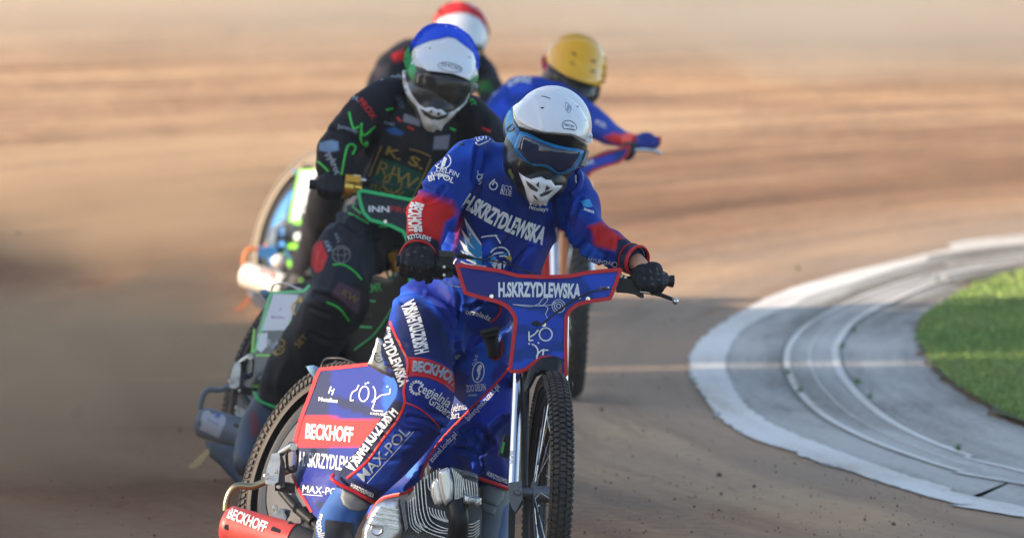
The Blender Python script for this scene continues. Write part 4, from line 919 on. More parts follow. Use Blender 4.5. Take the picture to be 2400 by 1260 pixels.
drape([(1179, 1034), (1184, 1036), (1178, 1062), (1173, 1060)], lambda px, py: np.full(len(px), 32.5 + .06), 'green_tag', M_GREEN, en, 0, .01, 4)
m = MB(); tubepx(m, F1, [(1215, 850, .1), (1195, 950, .4), (1140, 1200, .4), (1100, 1300, .4)], 11, 14); m.build('frame_tube', M_BLACK, bike1)
# ------------------------------------------------ the leading rider
DK = srgb(20, 28, 62); DB = srgb(24, 40, 150)
S1 = dict(base=srgb(3, 56, 156), fold=0.006, voxel=.008,
 limbs=[
  [(1120, 372, .12, 50), (1100, 385, .08, 58), (1060, 432, .0, 58), (1028, 485, -.03, 55), (1008, 500, -.04, 52), (1000, 540, -.06, 43), (988, 588, -.08, 34)],   # right arm
  [(1325, 440, .14, 56), (1345, 480, .10, 58), (1368, 530, .05, 47), (1400, 568, .03, 45), (1440, 590, .02, 40), (1478, 604, .01, 31)],                      # left arm
  [(1020, 740, .26, 98), (1000, 770, .18, 96), (980, 820, .08, 84), (997, 880, .0, 68), (1000, 915, -.01, 68), (993, 955, .01, 66), (955, 1010, .07, 66), (905, 1068, .13, 64), (842, 1136, .2, 55)],   # right leg
  [(1110, 720, .32, 78), (1130, 770, .36, 68), (1165, 850, .38, 62), (1150, 930, .36, 72), (1128, 1020, .33, 78), (1150, 1090, .3, 52), (1160, 1118, .28, 46)],            # left leg
  [(1230, 430, .18, 66), (1200, 500, .12, 100), (1175, 580, .12, 105), (1120, 680, .2, 100)],
  [(1100, 395, .1, 60), (1200, 400, .14, 66), (1330, 450, .12, 62)],
 ],
 blobs=[(1172, 480, .10, 128, 118, .125, 24), (1210, 520, .12, 92, 110, .12, 20), (1150, 590, .14, 108, 110, .12, 15), (1090, 690, .24, 122, 85, .14, 30), (1050, 730, .3, 118, 95, .15, 30), (1120, 345, .16, 42, 24, .05, 25), (1082, 1046, .36, 78, 58, .07, 35), (1060, 1075, .36, 58, 34, .06, 10)],
 creases=[([(1150, 440), (1190, 470), (1205, 520)], 5, .006), ([(1060, 560), (1085, 600), (1120, 640)], 6, .008), ([(1040, 600), (1060, 640), (1100, 660)], 5, .008), ([(1240, 580), (1215, 610), (1190, 640)], 5, .007), ([(985, 440), (1015, 448), (1050, 470)], 5, .007), ([(1360, 470), (1345, 510), (1340, 550)], 5, .007), ([(1400, 545), (1395, 575), (1380, 600)], 4, .005), ([(1430, 560), (1425, 590), (1412, 620)], 4, .005), ([(900, 720), (940, 690), (990, 685)], 5, .007), ([(905, 860), (940, 868), (960, 890)], 4, .005), ([(985, 1010), (950, 1010), (925, 990)], 5, .008), ([(960, 1040), (925, 1040), (900, 1022)], 5, .007), ([(930, 1075), (895, 1078), (868, 1060)], 5, .006), ([(1090, 720), (1130, 712), (1165, 718)], 5, .007), ([(1060, 650), (1078, 690), (1075, 740), (1068, 790)], 5, .008), ([(945, 710), (985, 700), (1020, 712), (1045, 740), (1062, 780), (1068, 830)], 5, .010), ([(1068, 838), (1110, 820), (1140, 800)], 6, .012), ([(1120, 350), (1116, 380), (1108, 430)], 6, .008), ([(1112, 440), (1085, 500), (1062, 560), (1040, 620)], 6, .012),
          ([(1210, 530), (1190, 560), (1165, 590)], 3, .005), ([(1300, 440), (1300, 490), (1308, 560)], 5, .008), ([(1040, 440), (1022, 462), (1000, 470)], 5, .008), ([(1380, 540), (1372, 565), (1350, 590)], 5, .007), ([(1330, 560), (1370, 600), (1420, 625)], 4, .006),
          ([(970, 905), (1000, 960), (1040, 975)], 6, .006), ([(960, 975), (1000, 985), (1035, 1005)], 5, .006), ([(900, 800), (950, 812)], 5, .004), ([(1090, 1010), (1120, 1000), (1150, 1040)], 6, .012), ([(1075, 1050), (1110, 1060), (1130, 1100)], 6, .012), ([(1060, 1000), (1090, 1040)], 5, .009), ([(1180, 980), (1150, 1010), (1128, 1060)], 7, .012), ([(1150, 600), (1100, 640), (1060, 640)], 5, .006), ([(1130, 700), (1100, 730), (1075, 735)], 5, .007)],
 paint=[
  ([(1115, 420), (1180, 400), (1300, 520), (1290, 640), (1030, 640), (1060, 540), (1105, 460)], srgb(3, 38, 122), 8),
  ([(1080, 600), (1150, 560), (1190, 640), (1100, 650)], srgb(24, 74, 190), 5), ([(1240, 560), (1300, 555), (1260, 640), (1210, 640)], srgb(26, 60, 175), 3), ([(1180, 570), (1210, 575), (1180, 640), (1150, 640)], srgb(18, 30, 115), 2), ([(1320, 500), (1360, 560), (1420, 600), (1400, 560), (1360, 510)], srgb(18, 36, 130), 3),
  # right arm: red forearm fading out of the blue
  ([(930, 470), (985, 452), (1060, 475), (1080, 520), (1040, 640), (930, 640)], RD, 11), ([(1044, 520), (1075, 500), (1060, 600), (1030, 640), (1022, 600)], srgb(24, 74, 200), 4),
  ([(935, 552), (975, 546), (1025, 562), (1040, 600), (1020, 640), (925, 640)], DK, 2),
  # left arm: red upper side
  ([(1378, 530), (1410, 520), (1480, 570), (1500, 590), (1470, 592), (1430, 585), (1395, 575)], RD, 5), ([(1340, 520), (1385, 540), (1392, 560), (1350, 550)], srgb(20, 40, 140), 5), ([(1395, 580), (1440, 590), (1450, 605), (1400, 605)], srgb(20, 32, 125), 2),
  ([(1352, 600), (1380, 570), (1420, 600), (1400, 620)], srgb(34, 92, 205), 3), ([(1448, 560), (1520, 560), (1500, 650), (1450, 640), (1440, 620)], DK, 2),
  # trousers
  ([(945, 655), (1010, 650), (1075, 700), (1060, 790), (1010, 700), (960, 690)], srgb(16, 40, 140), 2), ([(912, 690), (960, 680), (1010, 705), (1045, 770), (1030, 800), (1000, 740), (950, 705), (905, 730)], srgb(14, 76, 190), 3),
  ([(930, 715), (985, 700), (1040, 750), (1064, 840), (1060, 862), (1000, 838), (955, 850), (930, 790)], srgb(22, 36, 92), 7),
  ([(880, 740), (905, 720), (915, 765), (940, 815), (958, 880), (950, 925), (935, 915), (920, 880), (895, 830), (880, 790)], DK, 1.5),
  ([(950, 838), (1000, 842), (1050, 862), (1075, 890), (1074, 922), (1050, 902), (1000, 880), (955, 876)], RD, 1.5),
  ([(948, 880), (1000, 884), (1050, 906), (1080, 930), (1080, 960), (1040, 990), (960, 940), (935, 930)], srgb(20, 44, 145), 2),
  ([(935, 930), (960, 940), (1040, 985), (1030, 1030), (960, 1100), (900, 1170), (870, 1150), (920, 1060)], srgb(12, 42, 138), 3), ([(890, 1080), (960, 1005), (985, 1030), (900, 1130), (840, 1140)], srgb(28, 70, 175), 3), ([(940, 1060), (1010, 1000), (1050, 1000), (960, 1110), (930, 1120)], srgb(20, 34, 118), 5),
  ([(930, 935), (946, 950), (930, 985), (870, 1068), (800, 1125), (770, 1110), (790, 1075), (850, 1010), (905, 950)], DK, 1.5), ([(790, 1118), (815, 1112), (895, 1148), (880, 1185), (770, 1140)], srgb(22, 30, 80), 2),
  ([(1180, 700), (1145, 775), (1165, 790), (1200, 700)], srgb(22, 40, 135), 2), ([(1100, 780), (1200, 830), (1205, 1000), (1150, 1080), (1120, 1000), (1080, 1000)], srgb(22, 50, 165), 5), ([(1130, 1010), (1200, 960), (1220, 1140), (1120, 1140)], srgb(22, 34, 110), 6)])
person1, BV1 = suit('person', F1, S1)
tag(person1, 'rider in blue and red racing suit and white helmet leading the race', 'person', 'racing riders')
# red piping and hems
q = MB(); pf = lambda l, k=6: spline(l, k)
ribbon(pf([(938, 655), (925, 672), (913, 700), (908, 728), (918, 765), (940, 812), (955, 845), (952, 880), (946, 915), (948, 945), (930, 985), (896, 1030), (860, 1080), (812, 1120)]), 6, BV1, q)
ribbon(pf([(952, 838), (1000, 842), (1046, 862), (1070, 885)]), 4, BV1, q); ribbon(pf([(955, 880), (1000, 882), (1044, 902), (1070, 925)]), 4, BV1, q); ribbon(pf([(948, 942), (980, 955), (1012, 980), (1035, 1008), (1038, 1020)]), 4, BV1, q)
ribbon(pf([(1172, 715), (1172, 730), (1162, 745), (1148, 756)]), 5, BV1, q)
q.build('red_piping', M_REDPRINT, person1)
# hems as real rolled edges
def hem(parent, f, pts, rpx, m, name='hem'):
    b = MB(); tubepx(b, f, pts, rpx, 10, 5); return b.build(name, m, parent)
def on(bv, x, y, off=.0): 
    z = raydepth(bv, [(x, y)])[0]; return (x, y, (32.5 if math.isnan(z) else z) - 32.5 - off)
hem(person1, F1, [(781, 1112, .16), (779, 1122, .13), (800, 1136, .12), (830, 1150, .12), (858, 1166, .13), (876, 1176, .17)], 4.5, M_REDPRINT)
hem(person1, F1, [(1118, 1118, .22), (1140, 1126, .21), (1170, 1136, .21), (1198, 1146, .25)], 5, M_REDPRINT)
hem(person1, F1, [(936, 606, -.04), (940, 590, -.10), (955, 570, -.13), (980, 564, -.14), (1005, 572, -.13), (1020, 592, -.12), (1025, 608, -.08)], 3.2, M_REDPRINT)
# left cuff: open flared sleeve end with the wrist inside
cc = F1.P(1494, 611, -.02); ca = Vector((.66, -.72, -.2)).normalized()
m = MB(); m.lathe(cc, ca, [(-.06, F1.m(31)), (-.03, F1.m(35)), (-.006, F1.m(36)), (0, F1.m(35)), (-.004, F1.m(33)), (-.05, F1.m(26))], 40); cf = m.build('cuff', M_NAVYPRINT, person1); cb = bvh_of(cf.data)
m = MB(); m.lathe(cc, ca, [(.004, F1.m(33)), (.006, F1.m(35)), (.0, F1.m(38.5)), (-.006, F1.m(37)), (-.004, F1.m(33)), (.004, F1.m(33))], 40); m.lathe(cc, ca, [(-.030, F1.m(35)), (-.028, F1.m(37)), (-.034, F1.m(36.5)), (-.036, F1.m(34))], 40); m.build('cuff_edging', M_REDPRINT, cf)
m = MB(); m.lathe(cc, ca, [(-.010, F1.m(34)), (-.012, F1.m(31)), (-.02, F1.m(28)), (-.05, F1.m(20))], 32); m.build('cuff_lining', M_GREYPRINT, cf)
m = MB(); m.tube([F1.P(1478, 604, .03), F1.P(1490, 612, -.01), F1.P(1500, 622, -.03), F1.P(1512, 636, -.03)], [F1.m(22), F1.m(21), F1.m(20), F1.m(19)], 20); m.build('wrist', M_SKIN, person1)
# collar
m = MB(); tubepx(m, F1, [(1172, 405, .10), (1150, 368, .07), (1128, 345, .08), (1110, 342, .12)], 5, 12); m.build('collar', mat('suit collar', srgb(24, 60, 175), .7), person1)
m = MB(); tubepx(m, F1, [(1352, 398, .02), (1360, 415, .03), (1356, 440, .02), (1340, 455, .02)], 8, 12); m.build('collar', MATS['suit collar'], person1)
# ---- printing on the suit
q = MB()
text('H.SKRZYDLEWSKA', [(1082, 483), (1112, 501), (1160, 528), (1220, 554), (1272, 572)], 36, BV1, q, .05, h2=40)
text('H.SKRZYDLEWSKA', [(1004, 824), (997, 790), (985, 745), (968, 700)], 32, BV1, q, .045)
text('H.SKRZYDLEWSKA', [(890, 748), (893, 790), (909, 830), (925, 870), (938, 906)], 24, BV1, q, .045)
text('H.SKRZYDLEWSKA', [(915, 950), (880, 990), (845, 1035), (815, 1080), (806, 1092)], 26, BV1, q, .045)
text('H.SKRZYDLEWSKA', [(820, 1140), (845, 1152), (874, 1166)], 10, BV1, q, .03)
text('H.SKRZYDLEWSKA', [(1140, 1112), (1165, 1124), (1192, 1134)], 10, BV1, q, .02)
text('BECKHOFF', [(966, 470), (958, 500), (960, 545)], 30, BV1, q, .05)
text('RZYDLEWS', [(957, 562), (980, 557), (1008, 566)], 10, BV1, q, .03)
text('cegielnia', [(978, 915), (1015, 932), (1050, 955)], 22, BV1, q, .01); text('Grabarz', [(1003, 944), (1028, 960), (1052, 980)], 20, BV1, q, .01)
for k in range(12):
    a = R(70 + k * 24); ribbon([(977 + 11 * math.cos(a), 908 + 11 * math.sin(a)), (977 + 18 * math.cos(a), 908 + 18 * math.sin(a))], 4.5, BV1, q)
text('orzeladz', [(1090, 735), (1118, 740), (1148, 752)], 12, BV1, q, .02)
text('biletynazuzel.pl', [(1098, 986), (1130, 952), (1172, 906)], 13, BV1, q, .02); text('zuzel.lodz.pl', [(1012, 1084), (1035, 1058), (1072, 1018)], 12, BV1, q, .02)
text('ECO', [(1175, 443), (1198, 448)], 11, BV1, q, 0); text('BLUE', [(1172, 454), (1198, 460)], 11, BV1, q, .01)
text('LOTTO', [(1118, 332), (1140, 326), (1162, 334)], 14, BV1, q, .03); ribbon(spline([(1115, 333), (1122, 340), (1145, 330)], 5), 3, BV1, q)
shape([(1120, 312), (1123, 318), (1130, 316), (1125, 322), (1129, 328), (1121, 325), (1115, 329), (1116, 321), (1110, 316), (1117, 317)], BV1, q, .004, 5)
ring((1037, 377), 20, 3, BV1, q, ry=18); shape([(1024, 390), (1028, 372), (1038, 362), (1050, 366), (1046, 376), (1042, 390), (1032, 394), (1036, 378)], BV1, q, .004, 5)
text('DELFIN', [(1022, 402), (1048, 406), (1073, 416)], 11, BV1, q, .01); text('B Exclusive', [(1010, 412), (1035, 412), (1048, 418)], 9, BV1, q, .02); text('BI POL', [(1005, 425), (1035, 420), (1062, 430)], 13, BV1, q, .02)
ring((1124, 415), 6, 2, BV1, q); ribbon([(1120, 400), (1120, 410), (1134, 408)], 2, BV1, q); ribbon(spline([(1132, 412), (1120, 424), (1130, 426), (1122, 432)], 4), 2, BV1, q)
ribbon(spline([(1160, 420), (1148, 432), (1150, 442), (1160, 444), (1166, 434), (1160, 426), (1154, 434)], 5), 3, BV1, q)
text('HYUNDAI', [(1378, 612), (1400, 616), (1434, 622)], 9, BV1, q, .01); ring((1441, 620), 5.5, 1.6, BV1, q, ry=6)
text('mexa', [(1368, 492), (1392, 500)], 8, BV1, q, .03); text('nicolays', [(1240, 488), (1262, 494), (1285, 494)], 9, BV1, q, .02)
ring((1358, 418), 9, 3, BV1, q, ry=18)
q.build('lettering', M_WHITE, person1)
q = MB(); text('BECKHOFF', [(966, 868), (1000, 872), (1040, 886), (1066, 908)], 24, BV1, q, .05, .004); text('MAX-POL', [(852, 1128), (900, 1080), (962, 1012)], 24, BV1, q, .01); ribbon([(860, 1132), (970, 1010)], 2, BV1, q); q.build('grey_lettering', M_GREYPRINT, person1)
q = MB(); ribbon([(1060, 330), (1070, 324), (1075, 330), (1086, 326), (1082, 334), (1088, 338), (1070, 338), (1060, 334)], 4, BV1, q); q.build('emblem', M_BLACK, person1)
# eagle emblem on the chest: white feathers with light blue inlays
q = MB(); r2 = MB()
fe = [[(1087, 507), (1100, 528), (1128, 570), (1128, 596), (1100, 560)], [(1080, 534), (1095, 555), (1130, 590), (1128, 606), (1095, 578)], [(1077, 562), (1092, 575), (1128, 602), (1128, 616), (1092, 596)], [(1080, 586), (1096, 596), (1130, 612), (1120, 622), (1094, 610)]]
for p in fe: shape(p, BV1, q, .004, 6)
for p in fe[:3]: shape([(x + 6, y + 20) if i in (0, 1) else (x + 1, y + 8) for i, (x, y) in enumerate(p)], BV1, r2, .0045, 6)
for p in ([(1128, 556), (1143, 553), (1165, 552)], [(1160, 550), (1167, 560), (1174, 572)], [(1070, 606), (1063, 618), (1070, 632), (1086, 650)], [(1080, 612), (1100, 620), (1140, 624)], [(1150, 592), (1160, 582), (1180, 580), (1192, 590), (1194, 600)], [(1146, 604), (1160, 594), (1180, 592)], [(1170, 600), (1184, 600), (1196, 606)]): ribbon(spline(p, 4), 3.5, BV1, q)
for p in ([(1150, 616), (1158, 606), (1168, 610), (1160, 632)], [(1166, 618), (1176, 614), (1174, 634), (1166, 634)], [(1180, 612), (1188, 616), (1180, 630)]): shape(p, BV1, q, .004, 6)
for p in ([(1144, 612), (1156, 600), (1164, 604), (1152, 622)], [(1178, 592), (1190, 594), (1182, 600)]): shape(p, BV1, r2, .0045, 6)
q.build('eagle_emblem', M_WHITE, person1); r2.build('eagle_feathers', M_LBLUE, person1)
q = MB(); shape([(1192, 598), (1199, 602), (1198, 614), (1192, 608), (1186, 606)], BV1, q, .005, 5); q.build('eagle_beak', M_GOLDPRINT, person1)
q = MB(); ribbon(spline([(1214, 520), (1195, 545), (1175, 570), (1150, 600), (1140, 615)], 4), 2, BV1, q, .0045); q.build('zip', M_BLACK, person1)
q = MB(); shape([(1360, 470), (1382, 466), (1390, 484), (1376, 486), (1366, 482)], BV1, q, .004, 5); q.build('emblem', M_LBLUE, person1)
# ---- helmet
def hplates1(f):
    def pk(cx, y0, y1, out, tilt=0.0):      # peak lifts off the shell towards its front edge
        a, b = f.xy(cx, y0); c, d = f.xy(cx, y1)
        def g(px, py):
            u = ((px - a) - (py - b) * .28) / f.kx; q = np.clip((44 - np.abs(u)) / 6, 0, 1); q2 = np.clip((14 - np.abs(u)) / 4, 0, 1)
            return -out * np.clip(((py - b) - (px - a) * 0.28) / (d - b), 0, 1.2) ** 1.2 - .006 * q - .003 * q2
        return g
    L = []; G_ = ell(f, 1286, 350, 116, 112, .01, .158)
    L.append(('goggle_strap', f.pts([(1202, 246), (1193, 259), (1185, 282), (1182, 299), (1185, 317), (1196, 332), (1206, 347), (1222, 310), (1211, 297), (1203, 282), (1201, 266)]), M_GFRAME, .001, .004, .002, 3, None))
    L.append(('goggle_frame', f.pts([(1219, 308), (1236, 311), (1256, 321), (1277, 331), (1302, 339), (1328, 345), (1353, 348), (1369, 354), (1363, 374), (1350, 396), (1330, 406), (1307, 411), (1294, 402), (1282, 394), (1269, 391), (1254, 393), (1239, 389), (1221, 371), (1206, 354), (1203, 345)]), M_GFRAME, .0, .022, .008, 6, None, G_))
    L.append(('goggle_lens', f.pts([(1223, 318), (1238, 321), (1256, 328), (1277, 337), (1302, 346), (1330, 351), (1353, 354), (1359, 357), (1356, 370), (1343, 391), (1323, 402), (1307, 405), (1296, 395), (1279, 386), (1262, 385), (1243, 382), (1224, 364), (1213, 348)]), M_LENS, .008, .0165, .002, 4, None, G_))
    L.append(('peak', f.pts([(1203, 262), (1212, 244), (1232, 225), (1262, 213), (1300, 214), (1335, 228), (1358, 248), (1373, 272), (1383, 298), (1389, 318), (1388, 337), (1374, 329), (1356, 320), (1338, 313), (1302, 311), (1272, 308), (1252, 302), (1236, 296), (1222, 286), (1208, 276)]), M_HWHITE, .002, .004, .003, 5, pk(1290, 228, 320, .058)))
    L.append(('chin_guard', f.pts([(1215, 403), (1228, 413), (1244, 420), (1258, 416), (1269, 414), (1279, 421), (1292, 422), (1301, 435), (1320, 434), (1312, 444), (1302, 454), (1287, 467), (1280, 483), (1272, 479), (1266, 484), (1260, 478), (1256, 485), (1250, 480), (1243, 481), (1236, 467), (1229, 439)]), M_HWHITE, .0, .012, .006, 5, None))
    for p in ([(1232, 422), (1246, 432), (1262, 445), (1258, 450), (1244, 443), (1236, 434)], [(1256, 433), (1263, 425), (1264, 441)], [(1281, 434), (1290, 441), (1277, 449)], [(1264, 456), (1276, 450), (1298, 444), (1284, 456), (1268, 462)], [(1248, 455), (1256, 460), (1262, 470), (1254, 466)]):
        L.append(('chin_vent', f.pts(p), M_DARK, .010, .0035, 0, 2, None))
    return L
def h1_print(q, bv, f): pass
HST1 = dict(base=(.80, .82, .85), paint=[
    ([(1150, 255), (1200, 250), (1204, 276), (1216, 296), (1240, 303), (1272, 311), (1340, 318), (1384, 345), (1420, 330), (1420, 520), (1150, 520)], srgb(20, 22, 27), 1.0),
    ([(1190, 400), (1196, 395), (1205, 415), (1200, 420)], srgb(120, 130, 50), 1.0)],
    shell=[(1294, 296, .02, 94, 96, .135), (1290, 300, -.02, 92, 84, .12), (1278, 350, .0, 100, 72, .13), (1262, 385, -.03, 84, 60, .125), (1266, 425, -.06, 64, 48, .10), (1262, 455, -.075, 34, 28, .08), (1240, 400, .05, 64, 60, .1), (1248, 300, .05, 70, 68, .11)],
    peak=[(1203, 262), (1388, 337)], plates=hplates1, prints=[])
H1, HB1 = helmet(person1, F1, HST1)
pkm = [o for o in H1.children if o.name.startswith('peak')][0]; pb = bvh_of(pkm.data)
q = MB()
for p in ([(1268, 225), (1279, 227), (1290, 231)], [(1351, 249), (1358, 251), (1366, 255)]): ribbon(p, 2, pb, q, .001)
for p in ([(1265, 251), (1276, 251), (1272, 256)], [(1371, 280), (1376, 282), (1372, 285)]): shape(p, pb, q, .001, 3)
q.f and q.build('vent_slot', M_BLACK, pkm)
q = MB(); ribbon(spline([(1323, 302), (1318, 295), (1320, 286), (1332, 282), (1346, 288), (1352, 300), (1348, 305), (1336, 303), (1323, 302)], 4), 1.3, pb, q, .001); text('Henryx', [(1321, 294), (1345, 299)], 7, pb, q, .0, .001); text('racing', [(1329, 303), (1346, 305)], 4, pb, q, 0, .001); q.f and q.build('lettering', M_NAVYPRINT, pkm)
q = MB(); ribbon([(1326, 240), (1333, 243), (1340, 256), (1333, 266), (1325, 254), (1326, 240)], 1.5, pb, q, .001); text('1', [(1328, 258), (1337, 260)], 12, pb, q, 0, .001); q.f and q.build('emblem', M_GREYPRINT, pkm)
q = MB(); ribbon(spline([(1201, 291), (1190, 300), (1188, 306), (1196, 308), (1203, 304), (1206, 298)], 4), 3.5, HB1, q, .007); q.build('strap_logo', M_BLACK, [o for o in H1.children if o.name.startswith('goggle_strap')][0])
m = MB(); A_ = F1.P(1369, 362, -.0); m.tube([F1.P(1372, 352, -.02), F1.P(1362, 390, -.03)], F1.m(9), 14); m.build('roll_off_canister', mat('clear plastic canister', srgb(150, 150, 150), .25), H1)
# ---- gloves
def knuckles(g, bv, pts):
    q = MB()
    for (x, y, a) in pts: shape(ellipse((x, y), 5, 3, a, 8), bv, q, .0015, 3)
    if q.f: q.build('glove_print', M_DARK, g)
GR = dict(palm=[(978, 596, -.11, 36, 34, .035, 0), (985, 575, -.09, 34, 22, .032, 10)],
  fingers=[[(1003, 590, -.135, 15), (1008, 620, -.145, 13), (1004, 645, -.12, 11), (1000, 650, -.09, 10)], [(985, 592, -.14, 16), (986, 624, -.15, 14), (982, 648, -.13, 12), (980, 648, -.09, 11)], [(966, 592, -.135, 15), (964, 622, -.15, 13), (960, 641, -.13, 11), (960, 640, -.09, 10)], [(951, 594, -.12, 13), (947, 616, -.14, 11), (944, 630, -.12, 10), (946, 628, -.09, 9)], [(1010, 600, -.07, 13), (1014, 630, -.06, 12), (1006, 656, -.08, 9)]])
gl = glove(person1, F1, GR, M_GLOVE, print_fn=lambda g, bv: knuckles(g, bv, [(957, 596, 10), (972, 590, 0), (990, 600, -10), (950, 615, 60), (965, 628, 80), (985, 635, 90), (1003, 628, 90), (996, 580, 20)]))
m = MB(); m.tube([F1.P(1002, 648, -.1), F1.P(1000, 663, -.12)], [F1.m(6), F1.m(4)], 10); m.build('kill_cord_toggle', M_BLACK, hb)
GLF = dict(palm=[(1520, 640, -.03, 36, 25, .036, 28), (1504, 636, -.03, 24, 24, .034, 30)],
  fingers=[[(1510, 645, -0.05, 15), (1506, 668, -0.075, 13), (1512, 676, -0.05, 11), (1516, 670, -0.01, 10)], [(1528, 642, -0.05, 16), (1526, 668, -0.08, 14), (1530, 680, -0.055, 12), (1534, 672, -0.01, 10)], [(1545, 645, -0.04, 14), (1545, 666, -0.07, 12.5), (1546, 676, -0.05, 11), (1548, 668, 0.0, 10)], [(1556, 648, -0.03, 12), (1556, 664, -0.055, 10), (1554, 668, -0.04, 9), (1555, 662, 0.0, 8)], [(1498, 640, -0.04, 13), (1492, 656, -0.075, 11), (1502, 670, -0.08, 9)]])
glove(person1, F1, GLF, M_GLOVE, print_fn=lambda g, bv: knuckles(g, bv, [(1525, 635, 60), (1541, 630, 60), (1510, 652, 40), (1527, 652, 60), (1543, 641, 70), (1544, 655, 0), (1530, 665, 10), (1556, 640, 0)]))
# ---- boots
def boot(parent, f, chain, blobs, paintl, base, name='boot'):
    mb = MB(); limb(mb, f, chain)
    for (x, y, d, rx, ry, rz, rot) in blobs: mb.ball(f.P(x, y, d), f.m(rx), rz, f.m(ry), 20, 12, Matrix.Rotation(R(-rot), 3, 'Y'))
    me = fuse(mb, .006, 5, 1); paint(me, base, [(f.pts(a), b, 1.2) for a, b in paintl]); return link(name, finish(me, M_BOOT, True, 180), parent), bvh_of(me)
bt, bb = boot(person1, F1, [(840, 1140, .2, 46), (820, 1175, .2, 48), (795, 1215, .18, 50), (780, 1260, .12, 48), (768, 1310, .0, 44), (760, 1330, -.1, 38)], [(780, 1290, .1, 58, 40, .06, 0)], [([(700, 1225), (740, 1195), (742, 1330), (690, 1330)], srgb(60, 75, 95)), ([(762, 1216), (830, 1224), (828, 1270), (760, 1262)], srgb(26, 30, 36)), ([(732, 1205), (738, 1200), (740, 1260), (730, 1260)], srgb(20, 24, 30))], srgb(36, 92, 160))
drape([(803, 1143), (812, 1150), (835, 1160), (858, 1176), (866, 1182), (858, 1192), (842, 1197), (822, 1194), (805, 1182), (798, 1165)], bb, 'shin_armour', M_BOOTGREY, bt, .002, .010, 4, .006, 6)
q = MB(); text('motolite', [(746, 1202), (742, 1230), (750, 1275)], 16, bb, q, .02, .003); q.build('lettering', M_SILWHITE, bt)
bt2, bb2 = boot(person1, F1, [(1158, 1120, .29, 40), (1160, 1160, .28, 38), (1158, 1200, .26, 40), (1150, 1260, .2, 44), (1140, 1330, .1, 46)], [], [([(1180, 1190), (1210, 1160), (1210, 1300), (1160, 1300)], srgb(30, 60, 110))], srgb(105, 112, 114))
drape([(1122, 1140), (1145, 1132), (1185, 1146), (1180, 1170), (1165, 1185), (1130, 1172)], bb2, 'shin_armour', M_BOOTGREY, bt2, .002, .008, 4, .005, 6)
drape([(1124, 1175), (1165, 1188), (1160, 1205), (1125, 1195)], bb2, 'shin_armour', M_BOOTGREY, bt2, .002, .008, 4, .005, 6)
# ------------------------------------------------ second machine and rider: black and green
GRN = srgb(50, 190, 110); GRN2 = srgb(90, 200, 60); KB = srgb(24, 27, 36); KB2 = srgb(34, 42, 58)
bike2 = empty('motorcycle', 'black speedway motorcycle with green edging and blue grey silencer, second in the race', 'motorcycle', (-.45, 37.0, 0), 'speedway motorcycles racing round the bend')
FR2 = Frame(36.72, (749, 864), (632, 685), .74, .83)
def panel2_print(q, tz, f): text('Rybnik', [(626, 812), (680, 815)], 18, tz, q, .02, .0095); text('WT', [(602, 890), (624, 892)], 12, tz, q, .03, .0095)
def panel2_green(q, tz, f):
    for p in ([(600, 832), (650, 833)], [(590, 905), (640, 905)], [(676, 754), (700, 752)], [(596, 770), (590, 830)]): ribbon(p, 5, tz, q, .009)
def panel2_gold(q, tz, f): ring((702, 722), 17, 5, tz, q, .0095, 20, 250); shape([(698, 700), (704, 692), (710, 704), (702, 710)], tz, q, .0095)
def panel2_white(q, tz, f): shape([(640, 688), (700, 690), (675, 773), (613, 775)], tz, q, .0095); shape([(604, 782), (628, 778), (625, 812), (612, 826), (602, 818)], tz, q, .0095)
def panel2_ink(q, tz, f): text('Metalkas', [(636, 745), (667, 746)], 5, tz, q, .01, .0105); ribbon([(655, 727), (659, 721)], 1.5, tz, q, .0105)
P2ST = dict(yaw=25, lean=20, hub=FR2.inv([(657, 892)])[0] + (1.05,), disc=M_DARK, rub=M_RUBBER, panel=PANEL1, pbase=srgb(22, 25, 32), edge=mat('green edging', GRN, .45), stay=M_SILBLUE, sil=M_SILBLUE, hoop=M_STEEL, edge_w=9,
    panel_edge=FR2.inv([(726, 668), (712, 682), (636, 686), (630, 700), (612, 772), (600, 815), (596, 825)]), ppaint=[],
    prints=[('sponsor_patch', M_GREYPRINT and mat('pale sticker', srgb(190, 198, 215), .4, dust=.15), panel2_white), ('lettering', M_GREYPRINT, panel2_print), ('green_stripes', M_LIME, panel2_green), ('gold_emblem', M_GOLDPRINT, panel2_gold), ('small_lettering', mat('purple print', srgb(120, 50, 120)), panel2_ink)],
    sil_prints=[('label', mat('pale sticker', (1, 1, 1)), lambda q, t, f: shape([(482, 951), (530, 966), (528, 990), (512, 1026), (468, 1006), (472, 975)], t, q, .002)), ('label_mark', mat('blue sticker mark', srgb(50, 110, 190)), lambda q, t, f: (shape([(506, 966), (518, 970), (513, 980), (502, 976)], t, q, .003), text('Rybnik', [(486, 985), (512, 997)], 6, t, q, 0, .003)))])
rear_group(bike2, FR2, P2ST)
SB2 = mat('dusty blue grey plastic', srgb(70, 90, 112), .6, dust=.35)
def deflector(bk, f, tipmat):
    D = .6
    drape(f.pts([(545, 1282), (700, 1310), (730, 1420), (690, 1440), (640, 1400), (590, 1350), (550, 1320)]), lambda px, py: np.full(len(px), f.Z + D), 'dirt_deflector', SB2, bk, 0, .03, 8, .012, 12)
    drape(f.pts([(490, 1356), (520, 1330), (560, 1298), (572, 1304), (530, 1350), (505, 1362)]), lambda px, py: np.full(len(px), f.Z + D - .02), 'deflector_tip', tipmat, bk, 0, .006, 6)
deflector(bike2, FR2, M_GOLD)
F2 = Frame(36.75)
PL2 = planeZ(F2.P(1000, 480, -.1), Vector((math.sin(R(8)), -math.cos(R(8)), .3)))
